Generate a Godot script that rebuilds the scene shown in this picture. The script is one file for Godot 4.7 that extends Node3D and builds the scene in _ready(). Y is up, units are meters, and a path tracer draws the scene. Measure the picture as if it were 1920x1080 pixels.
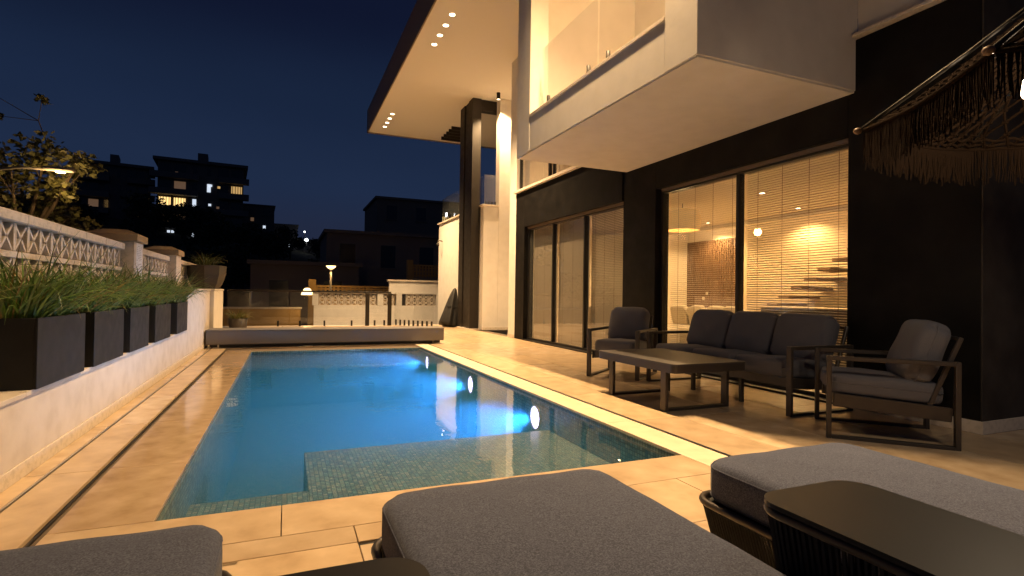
extends Node3D

# ---------------------------------------------------------------- helpers
var M := {}
var used := {}
var mesh_cache := {}
var rng := RandomNumberGenerator.new()

class Shape:
	var st := SurfaceTool.new()
	var xf := Transform3D.IDENTITY
	var tint := Color(1, 1, 1)
	func _init(smooth := false) -> void:
		st.begin(Mesh.PRIMITIVE_TRIANGLES)
		st.set_smooth_group(0 if smooth else -1)
	func tri(a: Vector3, b: Vector3, c: Vector3) -> void:
		for p in [a, c, b]:
			st.set_color(tint)
			st.add_vertex(xf * p)
	func quad(a: Vector3, b: Vector3, c: Vector3, d: Vector3) -> void:
		tri(a, b, c)
		tri(a, c, d)
	func box(c: Vector3, s: Vector3, bev := 0.0) -> Shape:
		var h := s / 2.0
		if bev <= 0.0:
			var v := []
			for i in 8:
				v.append(c + Vector3(h.x if i & 1 else -h.x, h.y if i & 2 else -h.y, h.z if i & 4 else -h.z))
			quad(v[0], v[2], v[3], v[1]); quad(v[4], v[5], v[7], v[6])
			quad(v[0], v[4], v[6], v[2]); quad(v[1], v[3], v[7], v[5])
			quad(v[2], v[6], v[7], v[3]); quad(v[0], v[1], v[5], v[4])
			return self
		bev = minf(bev, minf(h.x, minf(h.y, h.z)) * 0.98)
		# corner i has three points, one on each of its faces
		var p := []
		for i in 8:
			var sg := Vector3(1 if i & 1 else -1, 1 if i & 2 else -1, 1 if i & 4 else -1)
			var q := []
			for k in 3:
				var e := h - Vector3.ONE * bev
				e[k] = h[k]
				q.append(c + e * sg)
			p.append(q)
		var face := func(i: int, j: int, k: int, l: int, f: int) -> void: quad(p[i][f], p[j][f], p[k][f], p[l][f])
		face.call(0, 2, 3, 1, 2); face.call(4, 5, 7, 6, 2)
		face.call(0, 4, 6, 2, 0); face.call(1, 3, 7, 5, 0)
		face.call(2, 6, 7, 3, 1); face.call(0, 1, 5, 4, 1)
		for e in [[0, 1, 1, 2], [2, 3, 2, 1], [4, 5, 2, 1], [6, 7, 1, 2], [0, 2, 2, 0], [1, 3, 0, 2], [4, 6, 0, 2], [5, 7, 2, 0], [0, 4, 0, 1], [1, 5, 1, 0], [2, 6, 1, 0], [3, 7, 0, 1]]:
			quad(p[e[0]][e[2]], p[e[1]][e[2]], p[e[1]][e[3]], p[e[0]][e[3]])
		for i in 8:
			if [0, 3, 5, 6].has(i):
				tri(p[i][0], p[i][2], p[i][1])
			else:
				tri(p[i][0], p[i][1], p[i][2])
		return self
	func span(a: Vector3, b: Vector3, bev := 0.0) -> Shape:   # box between two corners
		return box((a + b) / 2.0, (b - a).abs(), bev)
	func bar(a: Vector3, b: Vector3, w: float, t: float, up := Vector3.UP, bev := 0.0) -> Shape:   # a bar from a to b, w across, t thick along up
		var z := (b - a).normalized()
		var x := up.cross(z).normalized()
		var keep := xf
		xf = keep * Transform3D(Basis(x, z.cross(x), z), (a + b) / 2.0)
		box(Vector3.ZERO, Vector3(w, t, (b - a).length()), bev)
		xf = keep
		return self
	func tube(pts: Array, r0: float, r1 := -1.0, n := 6, cap := true) -> Shape:
		if r1 < 0.0: r1 = r0
		var last := []
		var side := Vector3.ZERO
		for i in pts.size():
			var dir: Vector3 = (pts[mini(i + 1, pts.size() - 1)] - pts[maxi(i - 1, 0)]).normalized()
			if side == Vector3.ZERO:
				side = dir.cross(Vector3.UP if absf(dir.y) < 0.9 else Vector3.RIGHT).normalized()
			side = (side - dir * side.dot(dir)).normalized()
			var up := dir.cross(side)
			var r := lerpf(r0, r1, float(i) / maxi(pts.size() - 1, 1))
			var ring := []
			for k in n:
				var a := TAU * k / n
				ring.append(pts[i] + (side * cos(a) + up * sin(a)) * r)
			if i > 0:
				for k in n:
					var m := (k + 1) % n
					quad(last[k], last[m], ring[m], ring[k])
			elif cap:
				for k in range(1, n - 1): tri(ring[0], ring[k + 1], ring[k])
			last = ring
		if cap:
			for k in range(1, n - 1): tri(last[0], last[k], last[k + 1])
		return self
	func lathe(prof: Array, n := 16, c := Vector3.ZERO, fold := 0.0, folds := 0) -> Shape:   # prof: [radius, height] from bottom to top
		var last := []
		for i in prof.size():
			var ring := []
			for k in n:
				var a := TAU * k / n
				var r: float = prof[i][0] * (1.0 + fold * cos(a * folds))
				ring.append(c + Vector3(cos(a) * r, prof[i][1], sin(a) * r))
			if i > 0:
				for k in n:
					var m := (k + 1) % n
					quad(last[m], last[k], ring[k], ring[m])
			last = ring
		return self
	func prism(poly: Array, y0: float, y1: float) -> Shape:   # poly: Vector2(x, z)
		var flat := PackedVector2Array(poly)
		var idx := Geometry2D.triangulate_polygon(flat)
		for i in range(0, idx.size(), 3):
			var a := flat[idx[i]]; var b := flat[idx[i + 1]]; var c := flat[idx[i + 2]]
			tri(Vector3(a.x, y1, a.y), Vector3(b.x, y1, b.y), Vector3(c.x, y1, c.y))
			tri(Vector3(a.x, y0, a.y), Vector3(c.x, y0, c.y), Vector3(b.x, y0, b.y))
		for i in flat.size():
			var a := flat[i]; var b := flat[(i + 1) % flat.size()]
			quad(Vector3(a.x, y0, a.y), Vector3(b.x, y0, b.y), Vector3(b.x, y1, b.y), Vector3(a.x, y1, a.y))
		return self
	func cushion(c: Vector3, s: Vector3, r: float, puff: float, n := 10, sag := 0.0, corner := 0.0) -> Shape:   # rounded, slightly swollen box
		var h := s / 2.0
		for f in 6:
			var ax := f % 3
			var sg := 1.0 if f < 3 else -1.0
			var grid := []
			for i in n + 1:
				var row := []
				for j in n + 1:
					var q := Vector3.ZERO
					q[ax] = sg
					q[(ax + 1) % 3] = _ease(-1.0 + 2.0 * i / n)
					q[(ax + 2) % 3] = _ease(-1.0 + 2.0 * j / n)
					var p := q * h
					var inner := p.clamp(-(h - Vector3.ONE * r), h - Vector3.ONE * r)
					p = inner + (p - inner).normalized() * r
					var dx := absf(p.x) - (h.x - corner)
					var dz := absf(p.z) - (h.z - corner)
					if dx > 0.0 and dz > 0.0:
						var k := maxf(dx, dz) / Vector2(dx, dz).length()
						p.x = signf(p.x) * (h.x - corner + dx * k)
						p.z = signf(p.z) * (h.z - corner + dz * k)
					p.y += signf(p.y) * puff * (1.0 - pow(absf(p.x / h.x), 2.5)) * (1.0 - pow(absf(p.z / h.z), 2.5)) * minf(1.0, absf(p.y) / (h.y * 0.6))
					p.z += signf(p.z) * puff * 0.5 * (1.0 - pow(absf(p.x / h.x), 2.5)) * (1.0 - pow(absf(p.y / h.y), 2.0)) * minf(1.0, absf(p.z) / (h.z * 0.6))
					p.y += sag * sin(p.x * 23.0 + c.z * 7.0) * sin(p.z * 19.0 + c.x * 5.0)
					row.append(c + p)
				grid.append(row)
			for i in n:
				for j in n:
					if sg > 0.0: quad(grid[i][j], grid[i + 1][j], grid[i + 1][j + 1], grid[i][j + 1])
					else: quad(grid[i][j], grid[i][j + 1], grid[i + 1][j + 1], grid[i + 1][j])
		return self
	func _ease(t: float) -> float:   # more points near the edges
		return signf(t) * (1.0 - pow(1.0 - absf(t), 1.6))
	func mesh() -> ArrayMesh:
		st.generate_normals()
		return st.commit()

func round_rect(x0: float, z0: float, x1: float, z1: float, r: float, n := 5) -> Array:
	var out := []
	for k in [[x1 - r, z1 - r, 0.0], [x0 + r, z1 - r, 0.25], [x0 + r, z0 + r, 0.5], [x1 - r, z0 + r, 0.75]]:
		for i in n + 1:
			var a: float = TAU * (k[2] + 0.25 * i / n)
			out.append(Vector2(k[0] + cos(a) * r, k[1] + sin(a) * r))
	out.reverse()
	return out

func obj(called: String, s, m: Material, parent: Node = null, at := Vector3.ZERO) -> MeshInstance3D:
	var o := MeshInstance3D.new()
	o.mesh = s.mesh() if s is Shape else s
	o.material_override = m
	o.position = at
	if parent == null:
		o.name = numbered(called)
		add_child(o)
	else:
		o.name = called
		parent.add_child(o, true)
	return o

func numbered(called: String) -> String:
	var n: int = used.get(called, 0)
	used[called] = n + 1
	return called if n == 0 else "%s_%03d" % [called, n]

func thing(called: String, label: String, category: String, at := Vector3.ZERO, turn := 0.0, group := "") -> Node3D:
	var o := Node3D.new()
	o.name = numbered(called)
	add_child(o)
	o.position = at
	o.rotation.y = turn
	tag(o, label, category, group)
	return o

func tag(o: Node, label: String, category: String, group := "") -> Node:
	o.set_meta("label", label)
	o.set_meta("category", category)
	if group != "": o.set_meta("group", group)
	return o

func structure(called: String) -> Node3D:
	var o := Node3D.new()
	o.name = numbered(called)
	add_child(o)
	o.set_meta("kind", "structure")
	return o

func stuff(o: Node) -> Node:
	o.set_meta("kind", "stuff")
	return o

func lin(r: float, g: float, b: float, a := 1.0) -> Color:
	var c := Color(r, g, b).linear_to_srgb()
	c.a = a
	return c

func noise_tex(freq: float, seed_: int, ramp: Array, size := 512, octaves := 4, kind := FastNoiseLite.TYPE_SIMPLEX_SMOOTH) -> NoiseTexture2D:
	var n := FastNoiseLite.new()
	n.noise_type = kind
	n.seed = seed_
	n.frequency = freq
	n.fractal_octaves = octaves
	var t := NoiseTexture2D.new()
	t.width = size
	t.height = size
	t.seamless = true
	t.noise = n
	if ramp.size():
		var g := Gradient.new()
		var off := PackedFloat32Array()
		var col := PackedColorArray()
		for r in ramp:
			off.append(r[0])
			col.append(lin(r[1], r[2], r[3]))
		g.offsets = off
		g.colors = col
		t.color_ramp = g
	return t

func mat(called: String, c: Array, rough := 0.7, metal := 0.0, spec := 0.5) -> StandardMaterial3D:
	var m := StandardMaterial3D.new()
	m.resource_name = called
	m.albedo_color = lin(c[0], c[1], c[2])
	m.roughness = rough
	m.metallic = metal
	m.metallic_specular = spec
	M[called] = m
	return m

func textured(m: StandardMaterial3D, scale: float, albedo: Texture2D = null, relief: Texture2D = null, relief_cm := 0.1, gloss: Texture2D = null, offset := Vector3.ZERO) -> StandardMaterial3D:
	m.uv1_triplanar = true
	m.uv1_world_triplanar = true
	m.uv1_scale = Vector3.ONE * scale
	m.uv1_offset = offset
	if albedo: 
		m.albedo_texture = albedo
	if relief:
		m.heightmap_enabled = true
		m.heightmap_texture = relief
		m.heightmap_scale = relief_cm
	if gloss:
		m.roughness_texture = gloss
	return m

func glow(called: String, c: Array, energy: float) -> StandardMaterial3D:
	var m := mat(called, [0.8, 0.8, 0.8], 0.5)
	m.emission_enabled = true
	m.emission = lin(c[0], c[1], c[2])
	m.emission_energy_multiplier = energy
	return m

func pane(called: String, alpha: float, spec := 0.5, rough := 0.02, c := [0.5, 0.55, 0.55]) -> StandardMaterial3D:
	var m := mat(called, c, rough, 0.0, spec)
	m.albedo_color.a = alpha
	m.transparency = BaseMaterial3D.TRANSPARENCY_ALPHA
	return m

func spot(parent: Node, at: Vector3, dir: Vector3, energy: float, angle: float, c: Array, size := 0.04, blend := 0.6) -> void:
	var l := SpotLight3D.new()
	l.name = "light"
	l.light_color = lin(c[0], c[1], c[2])
	l.light_energy = energy
	l.spot_angle = angle
	l.spot_angle_attenuation = blend
	l.spot_range = 30.0
	l.spot_attenuation = 2.0
	l.light_size = size
	l.shadow_enabled = true
	parent.add_child(l, true)
	l.position = at
	l.basis = Basis.looking_at(dir, Vector3.UP if absf(dir.normalized().y) < 0.9 else Vector3.FORWARD)

func omni(parent: Node, at: Vector3, energy: float, c: Array, size := 0.05) -> void:
	var l := OmniLight3D.new()
	l.name = "light"
	l.light_color = lin(c[0], c[1], c[2])
	l.light_energy = energy
	l.omni_range = 30.0
	l.omni_attenuation = 2.0
	l.light_size = size
	l.shadow_enabled = true
	parent.add_child(l, true)
	l.position = at

func area(parent: Node, at: Vector3, dir: Vector3, energy: float, size: Vector2, c: Array) -> void:
	var l := AreaLight3D.new()
	l.name = "light"
	l.light_color = lin(c[0], c[1], c[2])
	l.light_energy = energy
	l.area_size = size
	l.area_range = 30.0
	l.area_attenuation = 2.0
	l.shadow_enabled = true
	parent.add_child(l, true)
	l.position = at
	l.basis = Basis.looking_at(dir, Vector3.UP if absf(dir.normalized().y) < 0.9 else Vector3.FORWARD)

const WARM := [1.0, 0.65, 0.32]
const AMBER := [1.0, 0.60, 0.22]
const ROOM := [1.0, 0.63, 0.26]
const POOL_BLUE := [0.27, 0.55, 1.0]

func _ready() -> void:
	rng.seed = 11
	# ------------------------------------------------ camera
	var yaw := 0.39641
	var pitch := 0.01175
	var roll := 0.01493
	var fwd := Vector3(sin(yaw) * cos(pitch), sin(pitch), -cos(yaw) * cos(pitch))
	var right := Vector3(cos(yaw), 0, sin(yaw))
	var up := right.cross(fwd)
	var cam := Camera3D.new()
	cam.name = "camera"
	cam.basis = Basis(right * cos(roll) + up * sin(roll), up * cos(roll) - right * sin(roll), -fwd)
	cam.position = Vector3(0, 1.05, 0)
	cam.fov = 56.146
	cam.near = 0.05
	cam.far = 1500.0
	add_child(cam)
	cam.current = true
	# ------------------------------------------------ sky, sun, exposure
	var we := WorldEnvironment.new()
	we.name = "world"
	var env := Environment.new()
	var sky_mat := PanoramaSkyMaterial.new()   # dusk: dark zenith, a blue band above the dull haze of the horizon, thin cloud
	var air := [[-90.0, 0.002, 0.002, 0.004], [-4.0, 0.006, 0.007, 0.013], [0.0, 0.0150, 0.0175, 0.036], [5.0, 0.0155, 0.0220, 0.050], [11.0, 0.0125, 0.0235, 0.058], [18.0, 0.0096, 0.0190, 0.049], [27.0, 0.0046, 0.0076, 0.0245], [45.0, 0.0030, 0.0050, 0.0170], [90.0, 0.0020, 0.0034, 0.0120]]
	var dusk := Image.create(512, 256, false, Image.FORMAT_RGBF)
	var wisps := FastNoiseLite.new()
	wisps.seed = 8
	wisps.frequency = 1.6
	for y in 256:
		var el := 90.0 - (y + 0.5) * 180.0 / 256.0
		var k := 0
		while k < air.size() - 2 and el > air[k + 1][0]: k += 1
		var t := smoothstep(air[k][0], air[k + 1][0], el)
		var c := Color(lerpf(air[k][1], air[k + 1][1], t), lerpf(air[k][2], air[k + 1][2], t), lerpf(air[k][3], air[k + 1][3], t))
		for x in 512:
			var az := (x + 0.5) * TAU / 512.0
			var n := wisps.get_noise_3d(cos(az) * cos(deg_to_rad(el)), sin(deg_to_rad(el)) * 4.0, sin(az) * cos(deg_to_rad(el)))
			dusk.set_pixel(x, y, c * (1.0 + 0.14 * n))
	sky_mat.panorama = ImageTexture.create_from_image(dusk)
	var sky := Sky.new()
	sky.sky_material = sky_mat
	env.background_mode = Environment.BG_SKY
	env.sky = sky
	env.tonemap_mode = Environment.TONE_MAPPER_LINEAR
	env.tonemap_exposure = 1.0
	env.volumetric_fog_enabled = true
	env.volumetric_fog_density = 0.0
	env.sdfgi_enabled = true
	env.ssao_enabled = true
	env.ssil_enabled = true
	we.environment = env
	add_child(we)
	var sun := DirectionalLight3D.new()   # the last of the dusk, from behind the house
	sun.name = "dusk"
	sun.light_color = lin(0.45, 0.55, 1.0)
	sun.light_energy = 0.004
	sun.light_angular_distance = 20.0
	sun.shadow_enabled = true
	sun.rotation_degrees = Vector3(-50, -60, 0)
	add_child(sun)
	materials()
	deck()
	pool()
	house()
	soffit_lights()
	rooms()
	terrace_end()
	garden_wall()
	planters()
	furniture()
	loungers()
	pendant()
	neighbours()
	hill()
	street()

func materials() -> void:
	var cloud := noise_tex(0.006, 3, [], 512, 5)
	var grain := noise_tex(0.06, 5, [], 512, 4)
	var fine := noise_tex(0.25, 6, [], 512, 3)
	# floor stone: cream porcelain with soft veins; three cuts of the same stone
	var stone := noise_tex(0.007, 21, [[0.0, 0.45, 0.325, 0.20], [0.4, 0.575, 0.435, 0.28], [0.62, 0.61, 0.47, 0.31], [1.0, 0.72, 0.565, 0.39]], 1024, 6)
	for i in 5:
		var s := textured(mat("floor_stone_%d" % i, [[1, 1, 1], [0.88, 0.86, 0.83], [0.95, 0.95, 0.97], [0.82, 0.80, 0.78], [1.0, 0.97, 0.92]][i], [0.26, 0.30, 0.24, 0.33, 0.28][i]), 0.55, stone, null, 0.0, null, Vector3(0.37 * i, 0.0, 0.53 * i))
		s.metallic_specular = 0.5
	for i in 2:
		textured(mat("wet_stone_%d" % i, [0.74, 0.70, 0.68], 0.11, 0.0, 0.55), 0.6, stone, null, 0.0, null, Vector3(0.6 * i, 0.1, 0.3 * i))
	var pale := noise_tex(0.010, 24, [[0.0, 0.66, 0.53, 0.37], [0.5, 0.74, 0.61, 0.44], [1.0, 0.79, 0.66, 0.49]], 512, 5)
	textured(mat("coping_stone", [1, 1, 1], 0.55), 0.7, pale, grain, 0.04)
	textured(mat("grout", [0.13, 0.095, 0.065], 0.9), 3.0, null, fine, 0.1)
	# renders and paints
	var plaster := noise_tex(0.012, 31, [[0.0, 0.72, 0.69, 0.645], [0.5, 0.76, 0.73, 0.685], [1.0, 0.79, 0.76, 0.715]], 512, 5)
	textured(mat("white_render", [1, 1, 1], 0.85, 0.0, 0.35), 0.5, plaster, grain, 0.05)
	var cream := noise_tex(0.012, 37, [[0.0, 0.56, 0.49, 0.41], [0.5, 0.63, 0.56, 0.48], [1.0, 0.67, 0.60, 0.52]], 512, 5)
	textured(mat("garden_render", [1, 1, 1], 0.85, 0.0, 0.35), 0.6, cream, grain, 0.06)
	var boxed := noise_tex(0.012, 33, [[0.0, 0.69, 0.645, 0.59], [0.5, 0.725, 0.68, 0.625], [1.0, 0.755, 0.71, 0.655]], 512, 5)
	textured(mat("balcony_render", [1, 1, 1], 0.85, 0.0, 0.35), 0.5, boxed, grain, 0.04)
	textured(mat("soffit_paint", [0.72, 0.68, 0.62], 0.8, 0.0, 0.35), 0.8, null, fine, 0.03)
	textured(mat("fascia_metal", [0.17, 0.125, 0.085], 0.5, 0.2), 0.6, null, grain, 0.03)
	var iron := noise_tex(0.008, 34, [[0.0, 0.005, 0.0045, 0.0043], [0.5, 0.008, 0.007, 0.0066], [0.75, 0.012, 0.0105, 0.010], [1.0, 0.009, 0.008, 0.0075]], 512, 5)
	var iron_gloss := noise_tex(0.010, 35, [[0.0, 0.33, 0.33, 0.33], [0.5, 0.45, 0.45, 0.45], [1.0, 0.62, 0.62, 0.62]], 512, 5)
	textured(mat("black_cladding", [0.8, 0.8, 0.8], 0.95, 0.0, 0.3), 0.45, iron, fine, 0.02, iron_gloss)
	var dusky := noise_tex(0.009, 36, [[0.0, 0.035, 0.029, 0.025], [0.5, 0.05, 0.042, 0.037], [1.0, 0.066, 0.056, 0.05]], 512, 5)
	textured(mat("umber_render", [1, 1, 1], 0.8, 0.0, 0.3), 0.5, dusky, grain, 0.05)
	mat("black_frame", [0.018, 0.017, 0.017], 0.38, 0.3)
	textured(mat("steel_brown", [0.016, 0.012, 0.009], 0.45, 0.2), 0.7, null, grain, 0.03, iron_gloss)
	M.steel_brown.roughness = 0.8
	mat("steel", [0.45, 0.44, 0.42], 0.28, 0.9)
	textured(mat("cover_metal", [0.17, 0.16, 0.16], 0.5, 0.1), 0.8, null, fine, 0.02)
	mat("rail_metal", [0.5, 0.48, 0.45], 0.35, 0.8)
	mat("groove_shade", [0.03, 0.03, 0.03], 0.7)  # near-black: the shade inside the deck groove put into the colour
	# glass
	pane("glass", 0.03, 0.5, 0.01)
	pane("rail_glass", 0.045, 0.5, 0.01)
	# mosaic of the pool
	var img := Image.create(1024, 1024, false, Image.FORMAT_RGB8)
	var hgt := Image.create(1024, 1024, false, Image.FORMAT_RGB8)
	img.fill(lin(0.055, 0.07, 0.062))
	hgt.fill(Color(0.2, 0.2, 0.2))
	var r2 := RandomNumberGenerator.new()
	r2.seed = 77
	for i in 32:
		for j in 32:
			var k := r2.randf()
			var w := r2.randf_range(0.6, 1.4)
			var c := Color(0.17 * w, 0.25 * w, 0.225 * w)
			if k > 0.72: c = Color(0.22 * w, 0.25 * w, 0.19 * w)
			elif k > 0.5: c = Color(0.12 * w, 0.215 * w, 0.225 * w)
			elif k < 0.08: c = Color(0.30, 0.35, 0.31)
			img.fill_rect(Rect2i(i * 32 + 3, j * 32 + 3, 26, 26), lin(c.r, c.g, c.b))
			var e := r2.randf_range(0.7, 0.95)
			hgt.fill_rect(Rect2i(i * 32 + 3, j * 32 + 3, 26, 26), Color(e, e, e))
	textured(mat("pool_mosaic", [1, 1, 1], 0.35), 1.25, ImageTexture.create_from_image(img), ImageTexture.create_from_image(hgt), 0.12)
	M.pool_mosaic.uv1_scale = Vector3.ONE * 1.0
	var ripple := noise_tex(0.02, 41, [], 512, 2)
	var water := pane("water", 0.015, 0.47, 0.0, [0.05, 0.2, 0.25])
	water.uv1_triplanar = true
	water.uv1_world_triplanar = true
	water.uv1_scale = Vector3.ONE * 0.45
	water.heightmap_enabled = true
	water.heightmap_texture = ripple
	water.heightmap_scale = 0.06
	# fabrics
	var melange := noise_tex(0.42, 51, [[0.2, 0.044, 0.050, 0.078], [0.45, 0.074, 0.084, 0.128], [0.6, 0.096, 0.109, 0.162], [0.85, 0.16, 0.18, 0.25]], 1024, 3, FastNoiseLite.TYPE_VALUE)
	textured(mat("lounger_fabric", [1, 1, 1], 0.95, 0.0, 0.2), 0.9, melange, melange, 0.05)
	M.lounger_fabric.rim_enabled = true
	M.lounger_fabric.rim = 0.25
	var charcoal := noise_tex(0.22, 52, [[0.2, 0.075, 0.074, 0.086], [0.5, 0.115, 0.114, 0.131], [0.8, 0.165, 0.163, 0.187]], 512, 4)
	textured(mat("charcoal_fabric", [1, 1, 1], 0.95, 0.0, 0.2), 2.2, charcoal, fine, 0.06)
	M.charcoal_fabric.rim_enabled = true
	M.charcoal_fabric.rim = 0.2
	textured(mat("cream_fabric", [0.62, 0.55, 0.44], 0.9), 3.0, null, fine, 0.08)
	textured(mat("black_cover", [0.012, 0.011, 0.011], 0.6), 1.5, null, cloud, 0.6)
	mat("furniture_metal", [0.060, 0.050, 0.044], 0.42, 0.35)
	textured(mat("table_top", [0.055, 0.049, 0.047], 0.5, 0.0, 0.5), 2.0, null, fine, 0.02)
	textured(mat("side_table_metal", [0.011, 0.011, 0.013], 0.40, 0.0, 0.34), 3.0, null, fine, 0.012)
	mat("rope", [0.014, 0.014, 0.015], 0.8)
	var knot := noise_tex(0.09, 53, [[0.2, 0.022, 0.014, 0.009], [0.5, 0.045, 0.028, 0.018], [0.85, 0.085, 0.053, 0.033]], 256, 3)
	textured(mat("macrame", [0.32, 0.30, 0.28], 0.95, 0.0, 0.12), 9.0, knot, fine, 0.15)
	# pots and plants
	textured(mat("planter_metal", [0.009, 0.0095, 0.011], 0.42, 0.0, 0.45), 1.2, null, grain, 0.03, iron_gloss)
	M.planter_metal.roughness = 0.85
	textured(mat("bowl_clay", [0.045, 0.036, 0.030], 0.6), 1.5, null, grain, 0.15)
	textured(mat("soil", [0.03, 0.02, 0.013], 0.95), 5.0, null, fine, 0.8)
	textured(mat("gravel", [0.35, 0.27, 0.17], 0.9), 6.0, noise_tex(0.12, 54, [[0.3, 0.10, 0.07, 0.04], [0.7, 0.42, 0.32, 0.2]], 256, 2, FastNoiseLite.TYPE_CELLULAR), fine, 1.2)
	var leaf := mat("blade_leaf", [1, 1, 1], 0.45)
	leaf.vertex_color_use_as_albedo = true
	leaf.backlight_enabled = true
	leaf.backlight = lin(0.16, 0.22, 0.05)
	var tleaf := mat("tree_leaf", [1, 1, 1], 0.6)
	tleaf.vertex_color_use_as_albedo = true
	tleaf.backlight_enabled = true
	tleaf.backlight = lin(0.2, 0.18, 0.05)
	textured(mat("bark", [0.10, 0.075, 0.05], 0.9), 4.0, null, grain, 0.8)
	# rooms
	var timber := noise_tex(0.010, 61, [[0.0, 0.10, 0.055, 0.028], [0.5, 0.16, 0.092, 0.048], [1.0, 0.21, 0.125, 0.066]], 512, 5)
	textured(mat("dark_timber", [1, 1, 1], 0.5), 1.0, timber, null)
	mat("room_wall", [0.66, 0.58, 0.46], 0.85)
	mat("room_ceiling", [0.74, 0.68, 0.57], 0.85)
	mat("room_floor", [0.42, 0.33, 0.24], 0.35)
	mat("stair_wall", [0.50, 0.40, 0.26], 0.8)
	mat("blind_slat", [0.31, 0.265, 0.195], 0.55)
	mat("counter_dark", [0.06, 0.048, 0.04], 0.3)
	mat("white_plastic", [0.75, 0.73, 0.7], 0.5)
	var curtain := mat("curtain", [0.6, 0.5, 0.36], 0.9)
	curtain.backlight_enabled = true
	curtain.backlight = lin(0.5, 0.42, 0.3)
	# lamps
	glow("lamp_face", [1.0, 0.80, 0.52], 9.0)
	glow("pool_lamp_face", [0.68, 0.60, 1.0], 8.0)
	glow("bulb_glow", [1.0, 0.78, 0.5], 14.0)
	glow("street_glow", [1.0, 0.66, 0.28], 4.5)
	glow("flood_glow", [0.9, 0.95, 1.0], 5.0)
	glow("window_warm", [1.0, 0.60, 0.2], 0.55)
	glow("window_bright", [1.0, 0.66, 0.24], 1.5)
	glow("window_cold", [0.75, 0.85, 1.0], 0.9)
	glow("window_dim", [1.0, 0.55, 0.25], 0.10)
	glow("window_violet", [0.30, 0.26, 1.0], 0.6)
	var sh := glow("lamp_shade_glow", [1.0, 0.55, 0.16], 0.35)
	sh.albedo_color = lin(0.5, 0.33, 0.15)
	# the neighbourhood
	textured(mat("asphalt", [0.045, 0.042, 0.04], 0.9), 2.0, null, fine, 0.3)
	textured(mat("hill_ground", [0.07, 0.065, 0.04], 0.95), 0.1, null, cloud, 4.0)
	mat("far_render", [0.22, 0.18, 0.14], 0.9)
	mat("far_dark", [0.17, 0.155, 0.14], 0.9)
	mat("far_glass", [0.015, 0.017, 0.02], 0.2)
	mat("far_leaf", [0.05, 0.06, 0.03], 0.9)
	textured(mat("ochre_render", [0.42, 0.26, 0.09], 0.9), 1.0, null, grain, 0.2)
	textured(mat("cast_stone", [0.56, 0.50, 0.43], 0.85), 1.5, noise_tex(0.02, 71, [[0.0, 0.75, 0.75, 0.73], [0.5, 0.95, 0.94, 0.93], [1.0, 1.0, 1.0, 1.0]], 512, 5), grain, 0.15)
	textured(mat("cap_stone", [0.40, 0.29, 0.17], 0.85), 1.5, null, grain, 0.15)
	M.cast_stone.albedo_color = lin(0.70, 0.62, 0.53)

# ---------------------------------------------------------------- the deck round the pool
const WATER_Y := -0.035

func slab(parent: Node, x0: float, z0: float, x1: float, z1: float, m: Material, top := 0.0, called := "tile") -> void:
	var g := 0.0024
	var sx := absf(x1 - x0) - 2 * g
	var sz := absf(z1 - z0) - 2 * g
	var key := "tile_%d_%d" % [roundi(sx * 2000), roundi(sz * 2000)]
	if not mesh_cache.has(key):
		mesh_cache[key] = Shape.new().box(Vector3(0, -0.01, 0), Vector3(sx, 0.02, sz), 0.0015).mesh()
	obj(called, mesh_cache[key], m, parent, Vector3((x0 + x1) / 2, top, (z0 + z1) / 2))

func stone() -> Material:
	return M["floor_stone_%d" % rng.randi_range(0, 4)]

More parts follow.
